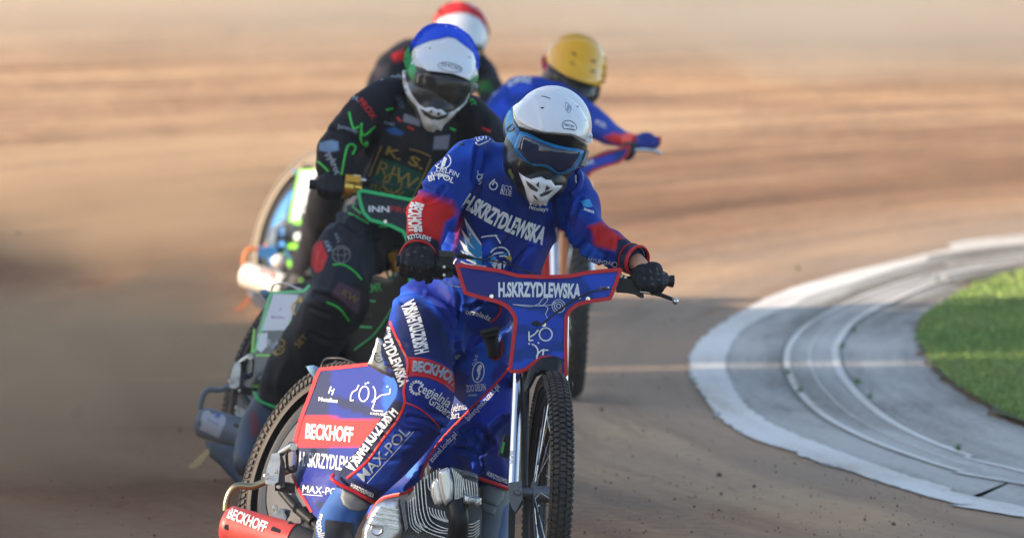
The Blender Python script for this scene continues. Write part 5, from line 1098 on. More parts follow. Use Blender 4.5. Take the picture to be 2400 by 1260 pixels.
FP2 = [(840, 449), (850, 447), (905, 457), (962, 468), (990, 462), (1040, 480), (1150, 500), (1130, 570), (1080, 600), (1060, 640), (1058, 760), (962, 750), (960, 600), (955, 565), (946, 543), (915, 528), (868, 515), (852, 498), (845, 475)]
fp2 = drape(FP2, PL2, 'front_plate', M_PANEL, bike2, 0, .006, 8, .003, 5, base=srgb(24, 27, 34), paintl=[])
q = MB(); ribbon(np.array(FP2 + [FP2[0]]), 8, PL2, q, .0085, 4); q.build('green_edging', MATS['green edging'], fp2)
q = MB(); text('INN', [(864, 496), (912, 497)], 14, PL2, q, .02, .0095); q.build('lettering', M_WHITE, fp2); q = MB(); text('PRO', [(914, 497), (965, 500)], 14, PL2, q, .0, .0095); q.build('red_lettering', M_REDPRINT, fp2)
bolts('plate_bolt', M_CHROME, fp2, F2, [(903, 519, -.14, 5)])
hb2 = empty_part('handlebar', bike2, F2.P(900, 460, -.05))
m = MB(); tubepx(m, F2, [(726, 431, -.1), (800, 436, -.09), (860, 446, -.06), (900, 470, -.04), (1020, 500, 0), (1150, 500, .03), (1290, 510, .05)], 10, 14); m.build('bar', M_BLACK, hb2)
m = MB(); m.tube([F2.P(724, 431, -.101), F2.P(760, 434, -.1), F2.P(800, 437, -.09)], F2.m(11.5), 16); m.build('grip', M_BLACK, hb2)
m = MB(); dv = (F2.P(840, 442, -.08) - F2.P(800, 437, -.09)).normalized(); m.lathe(F2.P(803, 437, -.09), dv, [(0, 0), (0, F2.m(27)), (.008, F2.m(29)), (.03, F2.m(26)), (.036, F2.m(20)), (.06, F2.m(14)), (.06, 0)], 20); m.box(F2.P(828, 418, -.11), (F2.m(18), 0, -F2.m(2)), (0, .02, 0), (0, 0, F2.m(8))); m.build('throttle_housing', M_BRASS, hb2)
m = MB(); m.tube([F2.P(846, 421, -.11), F2.P(858, 423, -.11)], F2.m(5), 12); m.build('cable_stop', M_CHROME, hb2)
m = MB(); m.tube([F2.P(858, 423, -.11), F2.P(885, 428, -.1)], [F2.m(6), F2.m(3)], 12); m.build('cable_boot', M_BLACK, hb2); cable(hb2, F2, [(885, 428, -.1), (930, 434, -.12), (985, 450, -.1), (1010, 470, -.06)], .002, M_DARK, 'throttle_cable')
front_end(bike2, F2, (1012, 938, -.35), steer_axis(10, 4), lo=True)
m = MB(); tubepx(m, F2, [(985, 700, -.12), (975, 935, -.37)], 10, 16, 2); m.build('fork_leg', M_CHROME, bike2); m = MB(); tubepx(m, F2, [(1060, 700, -.1), (1052, 935, -.32)], 10, 16, 2); m.build('fork_leg', M_CHROME, bike2)
TK2 = lambda px, py: 36.75 + .18 + (1000 - px) * .0014
tk2 = drape([(960, 560), (925, 640), (905, 652), (870, 640), (800, 700), (760, 850), (720, 1000), (690, 1120), (820, 1120), (880, 900), (980, 820), (1000, 700), (985, 600)], TK2, 'tank_fairing', M_PANEL, bike2, 0, .02, 9, .01, 20, base=srgb(20, 23, 28), paintl=[])
q = MB(); ribbon(spline([(958, 560), (948, 600), (930, 622), (918, 648), (910, 648), (906, 630)], 5), 6, TK2, q, .023); ribbon([(850, 703), (880, 706)], 5, TK2, q, .023); text('ZMR', [(858, 686), (896, 681)], 20, TK2, q, .01, .023); ribbon([(842, 765), (872, 767)], 5, TK2, q, .023); ribbon(spline([(830, 820), (880, 780), (920, 720)], 4), 4, TK2, q, .023); q.build('green_edging', MATS['green edging'], tk2)
q = MB(); text('NICE', [(846, 745), (872, 742)], 11, TK2, q, .0, .023); text('Kajan', [(780, 815), (812, 792)], 13, TK2, q, .0, .023); q.build('lettering', mat('dim grey print', srgb(70, 76, 88), .6), tk2)
m = MB(); tubepx(m, F2, [(928, 632, .12), (920, 600, .1)], 13, 16, 2); m.lathe(F2.P(919, 600, .1), (F2.P(913, 578, .08) - F2.P(919, 600, .1)), [(-.01, F2.m(14)), (.005, F2.m(17)), (.028, F2.m(20)), (.03, F2.m(17)), (.03, 0)], 20); m.build('tank_cap', M_BRASS, bike2)
# rider 2
S2 = dict(base=KB, fold=.009, mat=M_SUIT2, voxel=.009,
 limbs=[
  [(940, 215, .14, 44), (905, 235, .10, 52), (862, 270, .03, 54), (815, 322, -.03, 47), (790, 350, -.05, 45), (785, 385, -.07, 40), (783, 418, -.08, 32)],
  [(1090, 270, .14, 50), (1130, 310, .1, 50), (1170, 360, .05, 42), (1230, 400, .03, 38), (1290, 450, .02, 30)],
  [(900, 540, .26, 82), (860, 560, .18, 82), (815, 600, .08, 76), (800, 655, .0, 66), (796, 700, -.02, 66), (770, 750, .02, 65), (725, 815, .08, 66), (690, 870, .14, 62), (650, 925, .2, 50)],
  [(960, 560, .3, 66), (1010, 640, .2, 60), (1010, 760, .2, 60), (990, 900, .2, 50)],
  [(1000, 260, .18, 60), (965, 340, .12, 95), (945, 430, .12, 92), (925, 520, .2, 85)],
  [(925, 225, .12, 46), (1010, 240, .15, 55), (1100, 280, .12, 52)]],
 blobs=[(965, 330, .1, 112, 100, .125, 20), (940, 430, .12, 95, 95, .12, 12), (890, 520, .24, 98, 70, .14, 25)],
 creases=[([(785, 305), (820, 320), (850, 345)], 5, .008), ([(760, 480), (800, 470), (850, 490), (880, 530)], 5, .012), ([(755, 510), (800, 495), (850, 520), (880, 560)], 5, .010), ([(750, 540), (790, 520), (840, 545)], 5, .01), ([(742, 690), (780, 700), (800, 715)], 6, .010), ([(735, 720), (770, 735)], 5, .008), ([(870, 560), (880, 620), (870, 680)], 6, .01), ([(880, 300), (870, 360), (850, 420)], 6, .012), ([(735, 780), (770, 800), (800, 790)], 5, .007)],
 paint=[([(740, 470), (870, 480), (880, 640), (720, 700)], KB2, 10), ([(735, 575), (752, 562), (768, 600), (756, 632), (742, 640), (728, 620)], srgb(190, 40, 50), 1.5), ([(795, 660), (845, 682), (842, 738), (775, 690)], srgb(88, 62, 80), 1.5),
        ([(893, 369), (994, 407), (972, 462), (859, 444)], srgb(14, 78, 62), 1.5), ([(748, 335), (776, 328), (792, 332), (794, 352), (770, 358), (747, 352)], srgb(120, 150, 185), 1.5), ([(903, 302), (925, 298), (948, 312), (940, 318), (915, 314)], srgb(40, 90, 150), 2), ([(947, 266), (986, 280), (984, 296), (945, 285)], srgb(140, 145, 160), 1.5), ([(926, 226), (942, 226), (950, 254), (936, 254)], srgb(70, 78, 90), 1.5), ([(1018, 320), (1055, 316), (1050, 350), (1015, 350)], srgb(130, 132, 150), 1.5),
        ([(600, 900), (720, 960), (700, 990), (580, 950)], srgb(38, 40, 44), 8)])
person2, BV2 = suit('person', F2, S2)
tag(person2, 'rider in black and green racing suit with blue cover over white helmet', 'person', 'racing riders')
q = MB()
for p in ([(818, 262), (828, 300), (842, 296)], [(848, 288), (846, 330), (858, 345)], [(846, 290), (852, 318), (880, 296)], [(800, 410), (812, 350), (822, 338), (834, 345), (826, 362)], [(744, 378), (758, 390), (770, 402)], [(842, 375), (836, 400), (828, 412)], [(852, 340), (862, 332), (858, 345)], [(905, 258), (922, 254)], [(1055, 300), (1068, 306)]): ribbon(spline(p, 4), 5, BV2, q)
for p in ([(785, 470), (815, 475), (845, 500)], [(806, 494), (835, 508), (864, 524)], [(780, 620), (805, 620), (830, 635), (848, 655)], [(765, 708), (795, 722), (818, 752)], [(888, 530), (905, 532)]): ribbon(spline(p, 4), 4, BV2, q)
text('4T', [(1098, 232), (1106, 250)], 12, BV2, q, .02); q.build('green_stripes', M_GREEN, person2)
hem(person2, F2, [(597, 918, .14), (608, 938, .12), (640, 952, .12), (672, 960, .14)], 3.5, MATS['green edging'])
q = MB(); text('PROX', [(838, 238), (856, 258), (872, 282)], 14, BV2, q, .02); ribbon([(930, 275), (940, 285)], 6, BV2, q); ribbon([(955, 297), (970, 304)], 5, BV2, q); ribbon([(1130, 300), (1150, 308)], 6, BV2, q); text('PGE', [(740, 590), (748, 618)], 9, BV2, q, 0); q.build('red_lettering', M_REDPRINT, person2)
q = MB(); text('N', [(826, 232), (836, 236)], 10, BV2, q, .02); text('CARBON', [(892, 190), (912, 180), (940, 186)], 12, BV2, q, .02); text('pykrot', [(764, 362), (775, 382), (786, 410)], 15, BV2, q, .03); text('Jamacher', [(790, 300), (815, 304), (838, 314)], 9, BV2, q, .01); text('BUREX', [(900, 290), (925, 296)], 7, BV2, q, .0)
text('RAV', [(780, 585), (768, 560)], 12, BV2, q, .02); text('TAN', [(800, 565), (790, 545)], 9, BV2, q, .0)
q.build('lettering', M_GREYPRINT, person2)
q = MB(); ring((800, 596), 21, 3, BV2, q, ry=20); ring((800, 596), 8, 2.5, BV2, q, ry=20); ring((800, 590), 19, 2.5, BV2, q, ry=8); q.build('ring_emblem', mat('dusty grey print', srgb(120, 118, 118), .7), person2)
q = MB(); ribbon([(894, 342), (880, 376), (865, 414)], 4, BV2, q); ribbon([(959, 349), (985, 356), (1010, 367)], 3.5, BV2, q); ribbon([(1010, 372), (990, 420), (968, 462)], 3.5, BV2, q); text('K.', [(902, 360), (938, 376)], 20, BV2, q, .03); text('S.', [(955, 383), (990, 398)], 22, BV2, q, .03)
text('RJW', [(880, 408), (920, 424), (968, 448)], 34, BV2, q, .0); ring((920, 430), 22, 4, BV2, q); text('ROW', [(868, 440), (900, 452), (945, 462)], 14, BV2, q, 0); text('KW', [(800, 690), (834, 712)], 16, BV2, q, .0); text('MD', [(650, 835), (672, 800)], 20, BV2, q, .0); ring((652, 815), 14, 3, BV2, q, a0=0, a1=160); text('SET', [(700, 815), (722, 790)], 14, BV2, q, 0); q.build('gold_lettering', mat('dull gold print', srgb(140, 115, 45), .6), person2)
def capped(f, polys, frames, sh):
    pass
def hplates2(f):
    a = lambda px, py: -.045 * np.clip((py - 95 - (px - 1040) * .28) / 85, 0, 1.2)
    G_ = ell(f, 1040, 195, 92, 100, .02, .155)
    L = [('goggle_strap', [(958, 108), (948, 125), (947, 145), (952, 168), (968, 190), (979, 170), (970, 150), (962, 130)], mat('green goggle strap', srgb(40, 170, 90), .5, dust=.1), .001, .004, .002, 3, None),
      ('goggle_strap', [(1103, 188), (1118, 176), (1122, 180), (1112, 200), (1103, 198)], mat('green goggle strap', (0, 0, 0)), .003, .004, .002, 3, None),
      ('goggle_frame', [(972, 168), (1000, 164), (1040, 165), (1105, 190), (1104, 212), (1090, 228), (1070, 245), (1050, 246), (1032, 233), (1018, 234), (1005, 238), (985, 222), (970, 198)], M_BLACK, .0, .018, .006, 5, None, G_),
      ('goggle_lens', [(978, 173), (1003, 170), (1040, 172), (1100, 196), (1098, 210), (1086, 224), (1068, 240), (1053, 242), (1034, 230), (1020, 230), (1007, 234), (989, 220), (976, 198)], M_LENS2, .006, .0145, .002, 4, None, G_),
      ('cloth_cover', [(959, 118), (961, 104), (968, 93), (978, 78), (991, 65), (1003, 58), (1018, 54), (1036, 54), (1055, 56), (1072, 62), (1087, 72), (1100, 82), (1110, 96), (1118, 112), (1124, 135), (1125, 152), (1120, 166), (1116, 160), (1114, 140), (1108, 124), (1100, 114), (1086, 104), (1068, 90), (1050, 86), (1030, 91), (1008, 95), (990, 102), (974, 110), (963, 118)], M_BLUECAP, .001, .006, .003, 5, None),
      ('peak', [(975, 114), (991, 103), (1010, 97), (1030, 93), (1046, 89), (1068, 93), (1087, 106), (1108, 124), (1115, 142), (1116, 148), (1110, 170), (1103, 188), (1085, 181), (1063, 173), (1034, 169), (1001, 166), (992, 158), (984, 150), (975, 134)], M_HWHITE, .003, .004, .003, 5, a),
      ('jaw_trim', [(943, 166), (951, 164), (954, 185), (958, 206), (968, 226), (983, 246), (996, 253), (1013, 251), (1025, 257), (1034, 256), (1046, 266), (1062, 261), (1078, 250), (1092, 236), (1100, 216), (1102, 222), (1092, 244), (1070, 264), (1053, 282), (1040, 294), (1034, 306), (1024, 303), (1016, 310), (1002, 307), (991, 294), (984, 272), (976, 250), (962, 236), (950, 218), (944, 195)], mat('dusty white plastic', srgb(215, 217, 220), .4, dust=.05), .001, .010, .005, 5, None)]
    for p in ([(984, 254), (1000, 262), (1012, 270), (1024, 274), (1040, 270), (1055, 264), (1046, 276), (1028, 282), (1010, 280), (994, 270)], [(1004, 264), (1013, 257), (1014, 266)], [(1026, 262), (1034, 268), (1024, 272)]): L.append(('chin_vent', p, M_DARK, .009, .003, 0, 2, None))
    L.append(('strap_buckle', [(1100, 196), (1114, 192), (1121, 202), (1116, 214), (1106, 222), (1099, 214)], M_BOOTGREY, .004, .01, .004, 4, None))
    return L
HST2 = dict(base=srgb(50, 52, 54), paint=[([(940, 60), (1130, 60), (1130, 170), (1100, 190), (985, 158), (958, 150), (945, 165), (930, 120)], (.75, .76, .78), 1), ([(952, 215), (966, 235), (985, 262), (975, 262), (950, 230)], srgb(90, 85, 50), 1)],
    shell=[(1042, 146, .05, 80, 88, .125), (1036, 180, .0, 86, 66, .125), (1024, 220, -.03, 74, 52, .12), (1022, 255, -.06, 52, 38, .1), (1014, 282, -.07, 28, 25, .075), (1010, 235, .05, 50, 45, .09)], peak=[(975, 114), (1103, 188)], plates=hplates2)
H2, HB2 = helmet(person2, F2, HST2)
pkm = [o for o in H2.children if o.name.startswith('peak')][0]; pb = bvh_of(pkm.data); q = MB()
text('SHOEI', [(1034, 156), (1052, 158), (1078, 167)], 9, pb, q, .0, .001); ring((1055, 158), 29, 1.2, pb, q, .001, ry=10, rot=12); shape([(1004, 112), (1012, 113), (1008, 115)], pb, q, .001, 3); shape([(1096, 133), (1105, 134), (1100, 136)], pb, q, .001, 3); q.build('lettering', M_DARK, pkm)
GR2 = dict(palm=[(772, 426, -.11, 28, 24, .033, 0), (780, 412, -.1, 24, 14, .03, 0)],
  fingers=[[(794, 420, -.14, 11), (796, 445, -.15, 10), (792, 462, -.12, 9)], [(780, 420, -.14, 12), (779, 447, -.155, 10.5), (776, 464, -.12, 9)], [(766, 420, -.14, 11.5), (762, 445, -.15, 10), (760, 460, -.12, 8.5)], [(754, 422, -.13, 10), (749, 440, -.14, 9), (750, 452, -.12, 8)], [(798, 425, -.07, 11), (802, 445, -.06, 9), (796, 462, -.08, 7)]])
glove(person2, F2, GR2, M_GLOVE, .005)
boot(person2, F2, [(645, 930, .2, 42), (622, 965, .2, 42), (602, 1000, .18, 42), (590, 1040, .12, 40), (580, 1085, .0, 34)], [(588, 1070, .08, 46, 30, .06, 0)], [([(582, 970), (600, 960), (612, 1010), (590, 1030)], srgb(95, 40, 48))], srgb(44, 58, 78))
# ------------------------------------------------ third rider: yellow helmet
bike3 = empty('motorcycle', 'blue speedway motorcycle of the yellow helmeted rider, mostly hidden behind the leader', 'motorcycle', (.2, 42.3, 0), 'speedway motorcycles racing round the bend')
F3 = Frame(41.95)
front_end(bike3, F3, (1347, 705, -.38), steer_axis(3, 1.5), lo=True, rub=M_RUBBER2)
m = MB(); tubepx(m, F3, [(1298, 480, -.2), (1302, 700, -.42)], 10, 16, 2); m.build('fork_leg', M_CHROME, bike3); m = MB(); tubepx(m, F3, [(1378, 430, -.2), (1386, 700, -.38)], 9, 16, 2); m.build('fork_leg', M_CHROME, bike3)
m = MB(); tubepx(m, F3, [(1325, 560, -.25), (1322, 700, -.42), (1324, 860, -.42)], 7, 12, 3); m.build('fork_stay', M_ORANGE, bike3)
m = MB(); tubepx(m, F3, [(1284, 560, .1), (1282, 650, .1)], 12, 12, 2); m.build('exhaust_guard', M_REDPRINT, bike3)
PL3 = planeZ(F3.P(1350, 400, -.12), Vector((.05, -1, .3)))
FP3 = [(1230, 360), (1300, 375), (1362, 377), (1400, 366), (1475, 342), (1470, 362), (1452, 380), (1410, 392), (1386, 402), (1372, 420), (1366, 445), (1366, 540), (1300, 540), (1300, 430), (1270, 400), (1235, 390)]
fp3 = drape(FP3, PL3, 'front_plate', M_PANEL, bike3, 0, .006, 8, .003, 5, base=BL, paintl=[([(1360, 380), (1440, 355), (1440, 380), (1370, 400)], srgb(50, 70, 190), 4)])
q = MB(); ribbon(np.array(FP3 + [FP3[0]]), 6, PL3, q, .0085, 4); q.build('red_edging', M_REDPRINT, fp3)
q = MB(); text('RZYDLEWSKA', [(1320, 392), (1392, 384)], 16, PL3, q, .04, .0095); q.build('lettering', M_WHITE, fp3)
hb3 = empty_part('handlebar', bike3, F3.P(1400, 370, -.05))
m = MB(); tubepx(m, F3, [(1230, 350, 0), (1350, 380, .0), (1440, 360, .0), (1480, 340, .02), (1546, 332, .04)], 8, 12); m.build('bar', M_BLACK, hb3)
m = MB(); m.ball(F3.P(1470, 355, -.04), F3.m(19), .03, F3.m(22)); m.ball(F3.P(1482, 348, -.03), F3.m(12), .03, F3.m(16)); m.build('clutch_perch', M_BLACK, hb3)
m = MB(); tubepx(m, F3, [(1488, 352, -.05), (1515, 351, -.05), (1540, 356, -.05), (1549, 361, -.05)], 4.5, 10); m.build('clutch_lever', M_CHROME, hb3)
cable(hb3, F3, [(1462, 352, -.06), (1430, 352, -.15), (1395, 365, -.18), (1375, 378, -.16)], .0025, M_DARK, 'clutch_cable')
# machine body behind the leader
tk3 = drape([(1250, 430), (1300, 450), (1290, 640), (1200, 760), (1120, 780), (1150, 560)], lambda px, py: np.full(len(px), 42.3), 'tank_fairing', M_PANEL, bike3, 0, .1, 12, .03, 30, base=srgb(26, 44, 110), paintl=[])
S3 = dict(base=srgb(3, 60, 165), fold=.004, voxel=.01, limbs=[
  [(1260, 215, .75, 38), (1215, 215, .68, 38), (1180, 250, .58, 38), (1150, 290, .5, 36), (1140, 350, .4, 30), (1150, 400, .3, 24)],
  [(1350, 270, .72, 42), (1385, 285, .62, 38), (1425, 312, .45, 29), (1460, 326, .25, 20), (1492, 332, .08, 15)],
  [(1250, 260, .8, 50), (1260, 330, .75, 78), (1240, 420, .7, 75), (1220, 500, .75, 75)], [(1200, 500, .7, 60), (1150, 560, .4, 50), (1130, 680, .5, 45)], [(1250, 510, .7, 60), (1270, 620, .5, 40), (1240, 740, .6, 36)],
  [(1230, 225, .72, 42), (1300, 240, .75, 50), (1370, 280, .7, 44)]], blobs=[(1290, 320, .75, 90, 80, .12, 15)],
  paint=[([(1412, 322), (1440, 312), (1500, 322), (1500, 350), (1440, 338)], RD, 5), ([(1190, 200), (1240, 190), (1250, 210), (1200, 225)], srgb(40, 84, 210), 6), ([(1140, 260), (1180, 230), (1200, 260), (1150, 300)], srgb(34, 80, 205), 6)])
person3, BV3 = suit('person', F3, S3)
tag(person3, 'rider in blue suit with yellow helmet reaching out to the handlebar', 'person', 'racing riders')
q = MB(); text('H.SKRZ', [(1195, 205), (1215, 192), (1245, 195)], 12, BV3, q, .04); text('DELFIN', [(1125, 250), (1150, 228), (1168, 215)], 14, BV3, q, .03); text('POL', [(1395, 290), (1420, 300)], 10, BV3, q, .03); q.build('lettering', M_WHITE, person3)
m = MB(); m.tube([F3.P(1470, 328, .15), F3.P(1494, 333, .08)], [F3.m(17), F3.m(18)], 16); m.build('cuff', mat('bright red cuff', srgb(235, 70, 60), .6), person3)
G3 = dict(palm=[(1514, 326, .04, 24, 17, .034, 0)], fingers=[[(1502, 328, 0, 10), (1502, 342, -.03, 9), (1506, 348, 0, 8)], [(1514, 328, 0, 10), (1514, 342, -.03, 9), (1516, 348, 0, 8)], [(1526, 328, 0, 9.5), (1526, 341, -.03, 8.5), (1528, 346, 0, 7.5)], [(1536, 328, .01, 9), (1537, 338, -.01, 8), (1538, 342, .02, 7)], [(1500, 330, .02, 9), (1496, 342, -.01, 8), (1504, 350, -.02, 7)]])
glove(person3, F3, G3, M_BGLOVE, .005)
m = MB(); m.tube([F3.P(1538, 330, .04), F3.P(1549, 331, .04)], F3.m(11), 14); m.build('grip', M_REDPRINT, hb3)
def hplates3(f):
    return [('goggle_frame', [(1282, 160), (1300, 166), (1330, 180), (1370, 196), (1408, 204), (1406, 225), (1396, 238), (1376, 243), (1350, 236), (1320, 222), (1292, 200), (1281, 180)], M_BLACK, .004, .014, .006, 5, None),
      ('goggle_lens', [(1300, 172), (1330, 186), (1370, 202), (1402, 208), (1400, 222), (1392, 232), (1376, 237), (1352, 230), (1324, 216), (1302, 198)], M_LENS2, .012, .012, .002, 4, None),
      ('goggle_strap', [(1276, 126), (1268, 140), (1270, 160), (1284, 176), (1290, 166), (1280, 150)], mat('pink goggle strap', srgb(200, 60, 80)), .001, .004, .002, 3, None),
      ('peak', [(1286, 110), (1305, 96), (1335, 90), (1375, 92), (1405, 108), (1420, 135), (1425, 165), (1419, 193), (1401, 202), (1365, 192), (1326, 178), (1308, 165), (1290, 152), (1282, 132)], M_HYELLOW, .002, .004, .003, 5, lambda px, py: -.04 * np.clip((py - 115 - (px - 1350) * .3) / 75, 0, 1.2)),
      ('chin_guard', [(1300, 222), (1330, 238), (1360, 248), (1385, 248), (1375, 275), (1350, 285), (1320, 262)], M_BLACK, 0, .01, .005, 4, None)]
HST3 = dict(base=srgb(235, 165, 12), paint=[([(1255, 120), (1276, 120), (1281, 146), (1310, 168), (1400, 204), (1440, 190), (1440, 330), (1240, 330)], srgb(32, 30, 32), 1)],
   shell=[(1348, 148, .93, 74, 74, .12), (1340, 185, .89, 74, 58, .12), (1338, 225, .85, 62, 42, .11), (1342, 255, .82, 40, 28, .08)], peak=[(1276, 126), (1426, 190)], plates=hplates3, voxel=.008)
H3, HB3 = helmet(person3, F3, HST3)
pkm = [o for o in H3.children if o.name.startswith('peak')][0]; pb = bvh_of(pkm.data); q = MB()
for p in ([(1337, 121), (1350, 126), (1352, 131), (1343, 128)], [(1335, 143), (1346, 150), (1349, 155), (1338, 149)], [(1384, 140), (1396, 142), (1398, 147), (1386, 145)], [(1382, 165), (1394, 165), (1396, 170), (1386, 169)]): shape(p, pb, q, .001, 3)
q.f and q.build('vent_slot', M_BLACK, pkm)
# ------------------------------------------------ fourth rider: red and white helmet
bike4 = empty('motorcycle', 'sunlit white and green speedway motorcycle at the back with white silencer', 'motorcycle', (-.6, 46.6, 0), 'speedway motorcycles racing round the bend')
FR4 = Frame(46.15, (749, 864), (703, 402), .60, .66)
def p4w(q, tz, f): shape([(702, 400), (740, 395), (800, 395), (800, 480), (690, 484), (688, 470)], tz, q, .0095); shape([(684, 484), (706, 484), (700, 520), (682, 516)], tz, q, .0095); text('Rybnik', [(708, 506), (762, 506)], 18, tz, q, .05, .0095); shape([(690, 548), (714, 542), (714, 562), (690, 562)], tz, q, .0095)
def p4g(q, tz, f):
    for p, w_ in (([(688, 520), (790, 520)], 12), ([(668, 576), (740, 576)], 12), ([(664, 590), (690, 640), (705, 660)], 9), ([(703, 402), (684, 490), (680, 520)], 7), ([(703, 400), (790, 396)], 5)): ribbon(p, w_, tz, q, .010)
P4ST = dict(yaw=26, lean=21, hub=FR4.inv([(698, 535)])[0] + (1.05,), disc=M_BDISC, rub=M_RUBBER3, panel=PANEL1, pbase=srgb(40, 38, 36), edge=M_LIME, stay=M_ORANGE, sil=M_SILWHITE, lo=True, panel_edge=FR4.inv([(760, 396), (703, 401), (684, 490)]), ppaint=[],
   prints=[('sponsor_patch', M_WHITE, p4w), ('lime_stripes', M_LIME, p4g), ('red_patch', M_REDPRINT, lambda q, tz, f: shape([(714, 542), (738, 541), (736, 564), (714, 562)], tz, q, .0095))],
   sil_prints=[('red_print', M_REDPRINT, lambda q, t, f: text('ROW', [(608, 640), (645, 648)], 12, t, q, 0, .003))])
rear_group(bike4, FR4, P4ST); deflector(bike4, FR4, M_ORANGE)
m = MB(); m.ball(P(655, 612, 46.6), .033, .03, .028); m.build('pale_clamp', M_SILWHITE, bike4); m = MB(); m.box(P(628, 590, 46.9), (.04, 0, 0), (0, .03, 0), (0, 0, .022)); m.build('blue_bracket', M_BDISC, bike4)
F4 = Frame(46.3)
front_end(bike4, F4, (960, 480, -.2), steer_axis(8, 3), lo=True)
FP4 = [(850, 240), (960, 250), (1080, 260), (1050, 300), (1000, 320), (990, 400), (930, 400), (920, 310), (870, 290)]
drape(FP4, lambda px, py: np.full(len(px), 46.25), 'front_plate', M_PANEL, bike4, 0, .006, 8, .003, 5, base=KB, paintl=[])
m = MB(); tubepx(m, F4, [(872, 258, .0), (890, 260, 0), (960, 280, 0), (1080, 265, 0), (1150, 262, 0)], 8, 12); m.build('handlebar', M_BLACK, bike4)
m = MB(); tubepx(m, F4, [(930, 330, 0), (925, 480, -.2)], 8, 12, 2); m.build('fork_leg', M_CHROME, bike4)
S4 = dict(base=KB, fold=.004, mat=M_SUIT2, voxel=.011, limbs=[
  [(1000, 125, .3, 40), (955, 135, .24, 42), (922, 160, .15, 42), (890, 200, .05, 32), (884, 235, 0, 26), (884, 250, -.02, 20)], [(1090, 140, .3, 42), (1130, 175, .24, 38), (1150, 210, .1, 30), (1140, 250, .0, 22)],
  [(1040, 140, .3, 55), (1000, 220, .3, 75), (950, 300, .35, 72)], [(930, 310, .35, 60), (840, 370, .2, 52), (775, 440, .1, 46), (760, 480, .15, 46), (745, 560, .35, 44), (712, 640, .5, 34)], [(970, 320, .4, 55), (990, 420, .2, 40), (960, 540, .3, 34)], [(970, 140, .28, 42), (1100, 150, .3, 44)]], blobs=[(1010, 180, .3, 85, 65, .12, 15)],
  paint=[([(918, 128), (945, 118), (952, 140), (925, 146)], RD, 3), ([(925, 180), (948, 168), (955, 196), (930, 200)], srgb(30, 110, 50), 4), ([(1120, 195), (1150, 188), (1156, 215), (1125, 215)], srgb(20, 90, 40), 4), ([(880, 160), (912, 150), (910, 180), (880, 190)], srgb(90, 80, 82), 6)])
person4, BV4 = suit('person', F4, S4)
tag(person4, 'last rider in dark suit with red topped white helmet', 'person', 'racing riders')
boot(person4, F4, [(712, 645, .5, 30), (700, 680, .45, 30), (692, 705, .35, 28)], [], [], srgb(70, 66, 62))
def hplates4(f):
    return [('cloth_cover', [(1014, 58), (1017, 42), (1028, 22), (1046, 9), (1066, 4), (1088, 5), (1108, 11), (1126, 24), (1140, 45), (1147, 70), (1148, 90), (1140, 66), (1124, 44), (1100, 32), (1075, 29), (1046, 36), (1026, 48)], M_REDCAP, .001, .006, .003, 5, None),
      ('peak', [(1016, 62), (1030, 47), (1048, 37), (1075, 31), (1100, 34), (1122, 46), (1138, 66), (1145, 86), (1140, 112), (1115, 105), (1080, 96), (1040, 84), (1024, 74)], M_HWHITE, .002, .005, .003, 5, lambda px, py: -.03 * np.clip((py - 40) / 70, 0, 1.2)),
      ('goggle_lens', [(1040, 96), (1080, 104), (1118, 114), (1126, 135), (1100, 150), (1050, 140)], M_LENS2, .01, .014, .004, 4, None)]
HST4 = dict(base=(.78, .8, .84), paint=[([(1010, 76), (1080, 96), (1150, 114), (1160, 200), (1000, 200)], srgb(40, 42, 44), 1)], shell=[(1082, 68, .22, 64, 64, .12), (1078, 95, .20, 64, 52, .12), (1072, 130, .16, 54, 38, .11), (1068, 155, .13, 34, 26, .08)], peak=[(1016, 60), (1146, 86)], plates=hplates4, voxel=.009)
helmet(person4, F4, HST4)
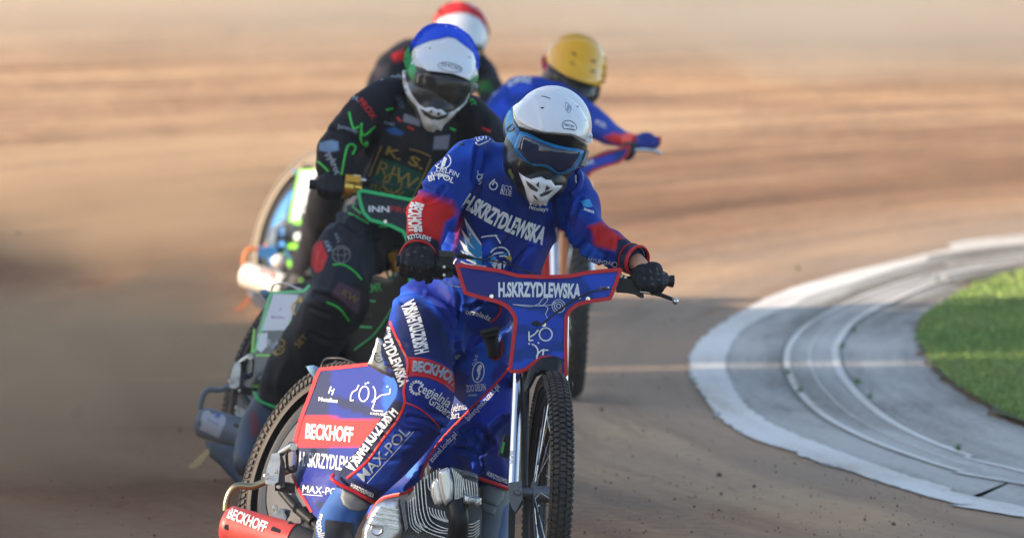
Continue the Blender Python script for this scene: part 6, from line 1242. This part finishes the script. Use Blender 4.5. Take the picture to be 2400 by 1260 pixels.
# ------------------------------------------------ dusty air
def vol_mat(name, dens, col, an=0.3):
    m = bpy.data.materials.new(name); m.use_nodes = True; t = m.node_tree
    for n_ in list(t.nodes):
        if n_.type != 'OUTPUT_MATERIAL': t.nodes.remove(n_)
    out = [n_ for n_ in t.nodes if n_.type == 'OUTPUT_MATERIAL'][0]; pv = t.nodes.new('ShaderNodeVolumePrincipled')
    pv.inputs['Color'].default_value = (*col, 1); pv.inputs['Density'].default_value = dens; pv.inputs['Anisotropy'].default_value = an
    t.links.new(pv.outputs[0], out.inputs['Volume']); return m
hz = MB(); hz.box((0, 40, 9.5), (60, 0, 0), (0, 62, 0), (0, 0, 11)); ho = hz.build('haze', vol_mat('dusty air', .0007, (.95, .88, .8)), smooth=False); tag(ho, kind='stuff')
def puff(px, py, Z, rx, ry, rz, dens, seed, label, col=(.95, .80, .64)):
    c = P(px, py, Z); m = MB(); m.ball(c, rx, ry, rz, 40, 24); me = m.mesh('dust_cloud'); co = getco(me); w_ = WN(seed, 5.0 / max(rx, .6), 3); d = co - np.array(c); co = np.array(c) + d * (1 + .22 * w_(co))[:, None]; co[:, 2] = np.maximum(co[:, 2], .03); setco(me, co)
    o = link('dust_cloud', finish(me, vol_mat('dust ' + str(seed), dens, col))); tag(o, label, 'dust', kind='stuff')
rs = np.random.RandomState(12); DL = ['brown dust thrown up behind the second rider', 'brown dust hanging low at the left edge of the track', 'dust drifting behind the last rider']
def cloud(x0, x1, y0, y1, Z0, Z1, n, r0, r1, dens, lab, seed):
    m = MB()
    for k in range(n):
        r = rs.uniform(r0, r1); m.ball(P(rs.uniform(x0, x1), rs.uniform(y0, y1), rs.uniform(Z0, Z1)), r * rs.uniform(1, 1.7), r * rs.uniform(1.2, 2), r * rs.uniform(.5, .8))
    me = fuse(m, .07, 4); co = getco(me); co = co + getno(me) * (.11 * WN(seed, 9, 3)(co))[:, None]; co[:, 2] = np.maximum(co[:, 2], .03); setco(me, co)
    tag(link('dust_cloud', finish(me, vol_mat('dust ' + str(seed), dens, (.84, .56, .35)))), lab, 'dust', kind='stuff')
cloud(0, 480, 690, 960, 39.3, 42, 16, .22, .45, .8, DL[0], 40)
cloud(-100, 250, 850, 1200, 37.2, 39, 10, .2, .36, .6, DL[1], 60)
cloud(-50, 560, 380, 640, 48, 53, 14, .3, .6, .42, DL[2], 80)
puff(560, 60, 76, 4.2, 6.0, 1.25, .085, 34, 'pale sunlit dust far down the track')
puff(2000, 20, 72, 2.2, 5.0, .6, .14, 35, 'grey dust far down the track on the right')
puff(1500, -40, 80, 2.6, 5.0, .8, .09, 37, 'pale dust beyond the yellow helmeted rider')
# ------------------------------------------------ prints become part of the surface they are printed on
PR = ('lettering', 'emblem', 'edging', 'piping', 'stripes', 'print', '_logo', 'eagle', 'zip', 'slot', 'patch', 'label')
for o in [o for o in list(bpy.data.objects) if o.type == 'MESH' and o.parent is not None and o.parent.type == 'MESH' and any(k in o.name for k in PR)]:
    pa = o.parent
    if o.children: continue
    k = len(pa.data.materials)
    for p_ in o.data.polygons: p_.material_index = k
    bm = bmesh.new(); bm.from_mesh(pa.data); bm.from_mesh(o.data); pa.data.materials.append(o.data.materials[0]); bm.to_mesh(pa.data); bm.free(); bpy.data.objects.remove(o)
